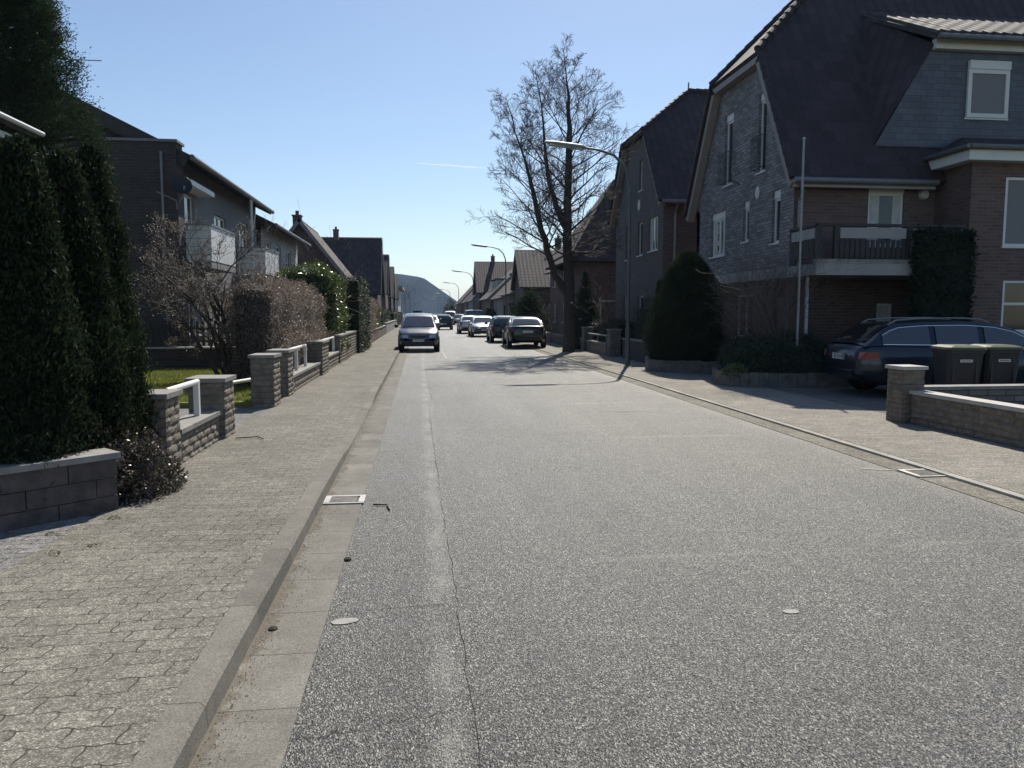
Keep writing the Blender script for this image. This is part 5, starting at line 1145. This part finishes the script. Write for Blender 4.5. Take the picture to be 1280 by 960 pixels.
def make_car(style, paintm, label, group, loc, rz, name='parked_car', cat='car', rails=False, plate_text=None, rear_open=False, tint='car_glass', detail=True, front='plain'):
    s = ST[style]; L, W, H = s['L'], s['W'], s['H']; t = thing(name, label, cat, (0, 0, 0), group); hw = W / 2
    bt = np.array([b[0] for b in s['belt']]); bz = np.array([b[1] for b in s['belt']])
    Yt = lambda q: (q - .5) * L
    ts = sorted(set([0, .006, .015, .03, .05, .08, .12, .16, .2, .25, .3, .36, .42, .48, .54, .6, .66, .72, .76, .8, .84, .88, .92, .95, .97, .985, .994, 1]))
    mb = MB(); rings = []
    for q in ts:
        e = min(q, 1 - q); wf = 1 - .20 * math.exp(-e / .035) - .05 * math.exp(-e / .12); z1 = float(np.interp(q, bt, bz)); zb = .30 + .18 * math.exp(-e / .012) if e < .06 else .24
        w_ = hw * wf
        sec = [(0, zb), (w_ * .85, zb), (w_ * .955, zb + .06), (w_ * .99, .45), (w_ * 1.0, .60), (w_ * .992, .72), (w_ * .965, z1 - .10), (w_ * .935, z1 - .03), (w_ * .88, z1), (w_ * .5, z1 + .018), (0, z1 + .025)]
        sec = [(x, min(z, z1 + .03)) for x, z in sec]
        ring = [(x, Yt(q), z) for x, z in sec] + [(-x, Yt(q), z) for x, z in sec[-2:0:-1]]
        rings.append(ring)
    k = len(rings[0])
    for r_ in rings: mb.v += r_
    for i in range(len(rings) - 1):
        for j in range(k): j2 = (j + 1) % k; mb.f.append((i * k + j, (i + 1) * k + j, (i + 1) * k + j2, i * k + j2))
    mb.f.append(tuple(range(k))); mb.f.append(tuple((len(rings) - 1) * k + j for j in range(k))[::-1])
    # glasshouse: roof shell and pillars
    ro = s['roof']; wb, wr = hw * .885, hw * s['rw'][1] / .78
    wr = hw * .70 if style != 'van' else hw * .80
    zbelt = lambda q: float(np.interp(q, bt, bz))
    zmx = max(z for _, z in ro)
    def hwid(q, z):
        zb_ = zbelt(q); f = max(0, min(1, (z - zb_) / (zmx - zb_))); return wb + (wr - wb) * f ** 1.15
    o = len(mb.v); nn_ = len(ro)
    dens = []
    for a, b in zip(ro[:-1], ro[1:]):
        for i in range(3): dens.append((a[0] + (b[0] - a[0]) * i / 3, a[1] + (b[1] - a[1]) * i / 3))
    dens.append(ro[-1]); c_ = []
    for q, z in dens:
        w_ = hwid(q, z); zb_ = zbelt(q) - .01
        endf = 0
        c_.append([(hwid(q, zb_) , Yt(q), zb_), (w_ + .0, Yt(q), max(zb_, z - .05)), (w_ * .93, Yt(q), z - .008), (w_ * .5, Yt(q), z + .018), (0, Yt(q), z + .025)])
    for r5 in c_: mb.v += r5 + [(-x, y, z) for x, y, z in r5[-2::-1]]
    k = 9
    for i in range(len(c_) - 1):
        for j in range(k - 1): mb.f.append((o + i * k + j, o + (i + 1) * k + j, o + (i + 1) * k + j + 1, o + i * k + j + 1))
    body = mb.build('body', paintm, t, 32)
    # side glass
    for sd in (1, -1):
        q0, q1 = ro[0][0], ro[-1][0]; top = lambda q: float(np.interp(q, [p[0] for p in ro], [p[1] for p in ro]))
        cuts = {'estate': [.09, .275, .30, .465, .49, .70], 'hatch': [.10, .24, .27, .45, .475, .69], 'sedan': [.20, .27, .29, .445, .47, .665], 'mpv': [.06, .22, .25, .45, .475, .73], 'van': [.05, .25, .28, .52, .545, .77]}[style]
        for n_, (a, b) in enumerate(zip(cuts[::2], cuts[1::2])):
            g = MB(); k2 = 10; up = []; lo = []
            for i in range(k2 + 1):
                q = a + (b - a) * i / k2; zt = max(zbelt(q) + .035, top(q) - .085); zl = zbelt(q) + .03
                up.append((sd * (hwid(q, zt) + .006), Yt(q), zt)); lo.append((sd * (hwid(q, zl) + .006), Yt(q), zl))
            for i in range(k2): p = [lo[i], lo[i + 1], up[i + 1], up[i]]; g.poly(p if sd > 0 else p[::-1])
            g.build('side_window', M[tint], t)
        if detail:
            tr = MB(); a, b = cuts[0], cuts[-1]; pts = []
            for i in range(13):
                q = a + (b - a) * i / 12; pts.append((sd * (hwid(q, zbelt(q)) + .012), Yt(q), zbelt(q) + .018))
            tr.tube(pts, .009, 5); pts = []
            for i in range(19):
                q = a + (b - a) * i / 18; zt = max(zbelt(q) + .03, top(q) - .075); pts.append((sd * (hwid(q, zt) + .012), Yt(q), zt))
            tr.tube(pts, .009, 5); tr.build('window_trim', M['chrome'], t, True)
    def panel(pa, pb, fz, w0, w1, name, m, yo, inset=.07):
        g = MB(); k2, kx = 6, 8; sgn = 1 if pb[0] < pa[0] else -1; gr = []
        for i in range(k2 + 1):
            f = i / k2; 
            q = float(np.interp(f, [0, 1], [pa[0], pb[0]])); z = float(np.interp(q, *zip(*sorted([(p[0], p[1]) for p in ro]))));
            wv = hwid(q, z) * (w0 + (w1 - w0) * f)
            gr.append([(x * wv, Yt(q) + yo, z + .026 - .018 * abs(x) ** 3 * 1.4 + .006) for x in np.linspace(-1, 1, kx + 1)])
        for i in range(k2):
            for j in range(kx): p = [gr[i][j], gr[i][j + 1], gr[i + 1][j + 1], gr[i + 1][j]]; g.poly(p if yo > 0 else p[::-1])
        return g.build(name, m, t, True)
    lerp = lambda a, b, f: (a[0] + (b[0] - a[0]) * f, a[1] + (b[1] - a[1]) * f)
    panel(lerp(ro[-1], ro[-2], .10), lerp(ro[-1], ro[-2], .96), 0, .90, .86, 'windscreen', M['car_glass'], .012)
    if not rear_open: panel(lerp(ro[0], ro[1], .14), lerp(ro[0], ro[2], .88) if style != 'sedan' else lerp(ro[1], ro[2], .5), 0, .86, .86, 'rear_window', M[tint], -.012)
    # wheels
    rw_ = .325 if style not in ('van',) else .34
    for (yy) in (Yt(.195), Yt(.81)):
        for sd in (1, -1):
            ar = MB(); ar.lathe((sd * (hw * .93), yy, rw_ + .02), X_ * sd, [(rw_ + .055, 0), (rw_ + .055, .066), (rw_ * .9, .066), (.01, .02)], 28); ar.build('wheel_arch', M['ink'], t, 30)
            wl = MB().lathe((sd * (hw - .20), yy, rw_), X_ * sd, [(rw_ * .6, 0), (rw_ * .96, .0), (rw_, .03), (rw_, .17), (rw_ * .96, .20), (rw_ * .68, .205), (rw_ * .66, .17), (.0, .16)], 28).build('wheel', M['tyre'], t, 30)
            rm = MB(); c0 = Vector((sd * (hw - .0), yy, rw_))
            rm.lathe((sd * (hw - .03), yy, rw_), X_ * sd, [(rw_ * .67, 0), (rw_ * .67, .035), (rw_ * .61, .037), (rw_ * .60, .012)], 28)
            for a in range(5):
                an = a * 2 * math.pi / 5 + .3; dirv = Vector((0, math.cos(an), math.sin(an))); pr = dirv.cross(X_)
                for w2 in (-.035, .035): rm.obox(c0 + pr * w2 - X_ * sd * .02, dirv, X_ * sd, .02, rw_ * .64, -.014, .014, 0, .018, V=pr)
            rm.lathe((sd * (hw - .02), yy, rw_), X_ * sd, [(.05, 0), (.05, .02), (.0, .026)], 12); rm.build('rim', M['rim'], wl, 30)
    # lamps, bumpers, plate
    zr = zbelt(.02)
    for sd in (1, -1):
        q = MB(); wy = Yt(0)
        pts = [(.50, .0), (.80, .015), (.93, .055), (.985, .14)]
        def lampstrip(front, pts, z0, z1, nm, m):
            g = MB(); a0 = []
            for (f, dy) in pts:
                yy = (Yt(1) - dy * L * .5) if front else (Yt(0) + dy * L * .5)
                e = abs(dy * .5); qq = e if not front else 1 - e
                wf = 1 - .20 * math.exp(-e / .035) - .05 * math.exp(-e / .12)
                x = sd * hw * min(f, wf + .0)
                off = .014 if front else -.014
                a0.append(((x + sd * .012 * (f > .85), yy + off * (f < .9), z0), (x + sd * .012 * (f > .85), yy + off * (f < .9) - (.03 if front else -.02) * (f < .9), z1)))
            for i in range(len(a0) - 1): g.slab([a0[i][0], a0[i + 1][0], a0[i + 1][1], a0[i][1]], .02)
            return g.build(nm, m, t)
        lampstrip(False, pts, zr - .24, zr - .10, 'tail_light', M['tail'])
        lampstrip(True, pts, .60, .735, 'headlight', M['head'])
    bm_ = MB()
    bm_.box(-hw * .62, Yt(0) - .03, .36, hw * .62, Yt(0) + .05, .50); bm_.build('rear_bumper', paintm if style in ('estate',) else M['black_plastic'], t)
    MB().box(-hw * .72, Yt(1) - .05, .30, hw * .72, Yt(1) + .02, .40).build('front_bumper', M['black_plastic'], t)
    gr_ = MB(); gr_.box(-hw * .38, Yt(1) - .03, .50, hw * .38, Yt(1) + .012, .57).box(-hw * .34, Yt(1) - .06, .62, hw * .34, Yt(1) - .005, .70); gr_.build('grille', M['black_plastic'], t)
    zpl = .70 if style in ('estate', 'sedan', 'van') else .52
    for (yy, sg, z) in ((Yt(0) - .03, -1, zpl), (Yt(1) + .022, 1, .44)):
        p_ = MB().box(-.26, yy - .006, z, .26, yy + .006, z + .11).build('number_plate', M['plate'], t)
        if detail: MB().box(-.255 * sg - .0, yy + sg * .0062, z + .004, -.215 * sg, yy + sg * .0075, z + .106).build('plate_band', M['plate_blue'], p_)
        if plate_text and sg < 0:
            cu = bpy.data.curves.new('plate_text', 'FONT'); cu.body = plate_text; cu.size = .105; cu.align_x = 'CENTER'; cu.align_y = 'CENTER'; cu.extrude = .001
            tmp = bpy.data.objects.new('tmp', cu); me_ = bpy.data.meshes.new_from_object(tmp); bpy.data.objects.remove(tmp); fo = bpy.data.objects.new('plate_text', me_); COL.objects.link(fo); fo.parent = p_; fo.location = (.02, yy - .0085, z + .055); fo.rotation_euler = (R(90), 0, 0); me_.materials.clear(); me_.materials.append(M['ink'])
    for sd in (1, -1):
        q = .675 if style != 'mpv' else .72; y_ = Yt(q); z_ = zbelt(q) + .07
        m_ = MB(); m_.tube([(sd * (wb - .02), y_, z_ - .05), (sd * (hw + .04), y_ - .02, z_)], .02, 6)
        m_.lathe((sd * (hw + .09), y_ + .05, z_ + .02), -Y_, [(.0, 0), (.06, .02), (.085, .06), (.085, .10), (.0, .1)], 10); m_.build('mirror', paintm if style != 'mpv' else M['black_plastic'], t, 40)
    if rails:
        for sd in (1, -1):
            pts = []
            for i in range(13):
                q = .13 + .40 * i / 12; z = float(np.interp(q, [p[0] for p in ro], [p[1] for p in ro])) + (.05 if 0 < i < 12 else .0); pts.append((sd * wr * .86, Yt(q), z + .01))
            MB().tube(pts, .016, 8).build('roof_rail', M['metal'], t, True)
    if style in ('estate', 'hatch', 'mpv') and not rear_open:
        a = ro[2]; MB().slab([(-wr * .85, Yt(a[0]) - .13, a[1] - .015), (wr * .85, Yt(a[0]) - .13, a[1] - .015), (wr * .88, Yt(a[0]) + .05, a[1] + .03), (-wr * .88, Yt(a[0]) + .05, a[1] + .03)], .03).build('spoiler', paintm, t)
        b = ro[0]; MB().tube([(-.02, Yt(b[0]) - .012 + .005, b[1] + .035), (.38, Yt(b[0]) + .006, b[1] + .06)], .014, 6).build('wiper', M['ink'], t)
    if detail:
        dl = MB()
        for q in (.285, .48, .70):
            for sd in (1, -1): dl.box(sd * hw * .955 - .004 + sd * .035 - .0, Yt(q) - .004, .36, sd * hw * .955 + sd * .035 + .002, Yt(q) + .004, zbelt(q) - .10)
        dl.build('door_gap', M['ink'], t)
        for q in (.34, .53):
            for sd in (1, -1): MB().box(sd * hw * .965, Yt(q) - .09, .80, sd * (hw * .965 + .045), Yt(q) + .09, .83).build('door_handle', paintm, t)
    if rear_open:
        mb = MB(); a = ro[2]; mb.slab([(-wr, Yt(a[0]), a[1] + .03), (wr, Yt(a[0]), a[1] + .03), (wr * 1.1, Yt(a[0]) - 1.05, a[1] + .38), (-wr * 1.1, Yt(a[0]) - 1.05, a[1] + .38)], .08); mb.build('tailgate', M['black_plastic'], t)
        MB().box(-wr, Yt(.005) - .01, .62, wr, Yt(.05), 1.35).build('luggage_opening', M['ink'], t)
    t.location = loc; t.rotation_euler = (0, 0, rz); return t

PT = {k: paint('paint_' + k, c, mtl) for k, c, mtl in (('dark_blue', (.016, .025, .045), .5), ('silver', (.50, .51, .52), .7), ('black', (.008, .009, .012), .2), ('white', (.72, .73, .74), .1), ('anthracite', (.035, .04, .045), .5), ('shaded_white', (.06, .08, .12), .0))}  # last one: white car paint with its backlit blue shade mixed into the colour
make_car('estate', PT['dark_blue'], 'dark blue estate car parked in the right driveway behind the bins', None, (10.75, 14.0, .04), R(-90 - 6), rails=True, plate_text='EL EH 47')
GC = 'cars parked along the street'
make_car('mpv', PT['shaded_white'], 'pale compact van-like car facing the camera at the left kerb', GC, (-.06, 34.0, 0), R(180), detail=True)
make_car('sedan', PT['black'], 'black saloon seen from behind, half up on the right kerb', GC, (5.0, 36.9, .03), R(-2))
make_car('hatch', PT['anthracite'], 'dark hatchback parked beyond the black saloon on the right', GC, (4.75, 43.4, .01), R(-1), detail=False)
make_car('sedan', PT['silver'], 'silver saloon facing the camera on the right side', GC, (4.35, 53.6, .0), R(180), detail=False)
make_car('sedan', PT['silver'], 'silver car seen from behind, left of the silver saloon facing us', GC, (3.95, 62, .0), 0, detail=False)
make_car('van', PT['anthracite'], 'grey van behind the row of parked cars on the right', GC, (5.0, 72, .0), 0, name='parked_van', cat='van', detail=False)
make_car('hatch', PT['black'], 'black hatchback driving away in the middle of the street', None, (2.3, 76, .0), 0, name='moving_car', detail=False)
make_car('sedan', PT['silver'], 'silver car just showing between the pale van-like car and the black hatchback', GC, (.95, 74, .0), R(180), detail=False)
make_car('hatch', PT['white'], 'white car roof showing just above the pale van-like car', GC, (.05, 84, .0), R(180), detail=False)
make_car('mpv', PT['anthracite'], 'dark car with raised tailgate far down the left kerb', GC, (-.4, 116, .0), 0, rear_open=True, detail=False)
make_car('van', PT['white'], 'distant pale van left of the farthest parked cars on the right', GC, (4.6, 118, .0), R(180), name='parked_van', cat='van', detail=False)
make_car('hatch', PT['black'], 'small distant dark car beside the far front garden shrub', GC, (5.4, 106, .0), R(180), detail=False)
make_car('hatch', PT['white'], 'farthest pale car but one on the right side', GC, (5.6, 132, .0), 0, detail=False)
make_car('hatch', PT['black'], 'farthest dark car near the middle of the street', GC, (2.3, 190, .0), 0, detail=False)
make_car('sedan', PT['white'], 'white car by the carport beyond the dark hatchback', GC, (8.6, 70, .0), 0, detail=False)

# ------------------------------------------------------------------ wheelie bins
def bin_(loc, rz, label):
    t = thing('wheelie_bin', label, 'bin', (0, 0, 0), 'wheelie bins by the estate car')
    mb = MB(); o = 0; st = [(.24, .24, .09, 0), (.25, .26, .3, 0), (.285, .33, .94, 0), (.30, .345, .945, 0), (.30, .345, 1.0, 0)]
    cr = .05
    def ring(a, b, z): return [(x * a - (cr if x > 0 else -cr) * 0 + dx, y * b + dy, z) for (x, y, dx, dy) in ((1, -1, -cr, 0), (1, -1, 0, cr), (1, 1, 0, -cr), (1, 1, -cr, 0), (-1, 1, cr, 0), (-1, 1, 0, -cr), (-1, -1, 0, cr), (-1, -1, cr, 0))]
    for (a, b, z, _) in st: mb.v += ring(a, b, z)
    for i in range(len(st) - 1):
        for j in range(8): j2 = (j + 1) % 8; mb.f.append((i * 8 + j, i * 8 + j2, (i + 1) * 8 + j2, (i + 1) * 8 + j))
    mb.f.append(tuple(range(8))[::-1])
    for x in (-.18, .18): mb.obox((x, -.26, .2), X_, -Y_, -.02, .02, .0, .62, 0, .055)
    mb.build('body', M['black_plastic'], t)
    ld = MB(); L2 = [(.31, .36, .995, 0), (.318, .37, 1.01, 0), (.31, .36, 1.045, 0), (.22, .27, 1.075, 0)]
    for (a, b, z, _) in L2: ld.v += ring(a, b, z)
    for i in range(3):
        for j in range(8): j2 = (j + 1) % 8; ld.f.append((i * 8 + j, i * 8 + j2, (i + 1) * 8 + j2, (i + 1) * 8 + j))
    ld.f.append(tuple(24 + j for j in range(8))); ld.f.append(tuple(range(8))[::-1])
    ld.build('lid', simple('bin_lid', (.09, .10, .05), .4, var=.15), t); MB().tube([(-.24, .39, 1.02), (.24, .39, 1.02)], .018, 8).build('handle', M['black_plastic'], t)
    for sd in (1, -1): MB().lathe((sd * .26, .30, .1), X_ * sd, [(.1, 0), (.1, .05), (.0, .055)], 16).build('wheel', M['tyre'], t, 40)
    lb = MB().box(-.095, -.338, .80, .095, -.325, .845).build('label_strip', M['plate'], t)
    MB().box(-.075, -.3395, .814, .075, -.3381, .831).build('print_line', M['shutter'], lb)
    t.location = loc; t.rotation_euler = (0, 0, rz); return t
bin_((9.02, 11.85, .036), R(-14), 'dark wheelie bin with olive lid, the one nearer the road'); bin_((9.72, 11.9, .036), R(-10), 'dark wheelie bin with olive lid, the one farther from the road')

# carport down the street
t = thing('carport', 'flat-roofed carport among the far gardens on the right', 'carport', (9, 66, .03))
MB().box(7.3, 63.2, 2.3, 10.5, 68, 2.45).build('roof', M['wood_dark'], t)
for x in (7.5, 10.3):
    for y in (63.4, 67.8): MB().box(x - .06, y - .06, .03, x + .06, y + .06, 2.299).build('post', M['wood_dark'], t)

# the aerial on the left house
t = thing('roof_aerial', 'thin roof aerial above the left brick house beside the tall conifer', 'aerial', (-9.2, 22, 7.0))
MB().tube([(-9.2, 22, 7.0), (-9.2, 22, 8.45)], .02, 6).build('mast', M['zinc'], t); MB().tube([(-9.5, 22, 8.3), (-8.3, 22, 8.3)], .012, 6).build('boom', M['zinc'], t)

# twigs and leaf litter along the left kerb and lane edge
rr = random.Random(9); n = 2600
yy = rng.random(n) ** 1.6 * 24 + 2.2; xx = -.84 + np.abs(rng.normal(size=n)) * .05 * (1 + .8 * np.sin(yy * 1.7) ** 2)
C = np.stack([xx, yy, np.full(n, .010)], 1)
tag(leaves('gutter_litter', M['beech'], None, C, np.stack([rng.normal(size=n), rng.normal(size=n), rng.normal(size=n) * .2], 1), .009 * (.4 + rng.random(n)), .006), 'dry crumbs and leaf litter lying along the left kerb', 'leaf litter', kind='stuff')
for i, (lab, x, y) in enumerate((('small dark clod in the left gutter nearest the camera', -.78, 3.95), ('small dark clod in the left gutter below the drain', -.5, 5.05))):
    o = MB().lathe((x, y, .002), Z_, [(.028, 0), (.024, .012), (.010, .02), (0, .021)], 7).build('dirt_clod', M['soil'], None, org=(x, y, .004)); tag(o, lab, 'clod')
for lab, pts in (('thin dry twig lying on the left pavement by the second pillar', [(-2.25, 9.5, .13), (-2.0, 9.55, .135), (-1.9, 9.4, .13)]), ('thin curved twig beside the drain grate', [(-.42, 6.5, .012), (-.3, 6.46, .015), (-.27, 6.3, .012)])):
    tag(MB().tube(pts, .007, 5).build('fallen_twig', M['bark'], None, org=pts[0]), lab, 'twig')

# ------------------------------------------------------------------ haze
if HAZE:
    hz = MB().box(-4200, -80, -3, 4200, 5200, 110).build('haze', bpy.data.materials.new('haze'), None, org=(0, 0, 0)); tag(hz, kind='stuff')
    m = hz.data.materials[0]; m.use_nodes = True; nt = m.node_tree; nt.nodes.remove(nt.nodes['Principled BSDF'])
    pv = nt.nodes.new('ShaderNodeVolumePrincipled'); pv.inputs['Density'].default_value = HAZE; pv.inputs['Color'].default_value = (.5, .7, 1, 1); pv.inputs['Anisotropy'].default_value = .3
    nt.links.new(pv.outputs[0], nt.nodes['Material Output'].inputs['Volume'])
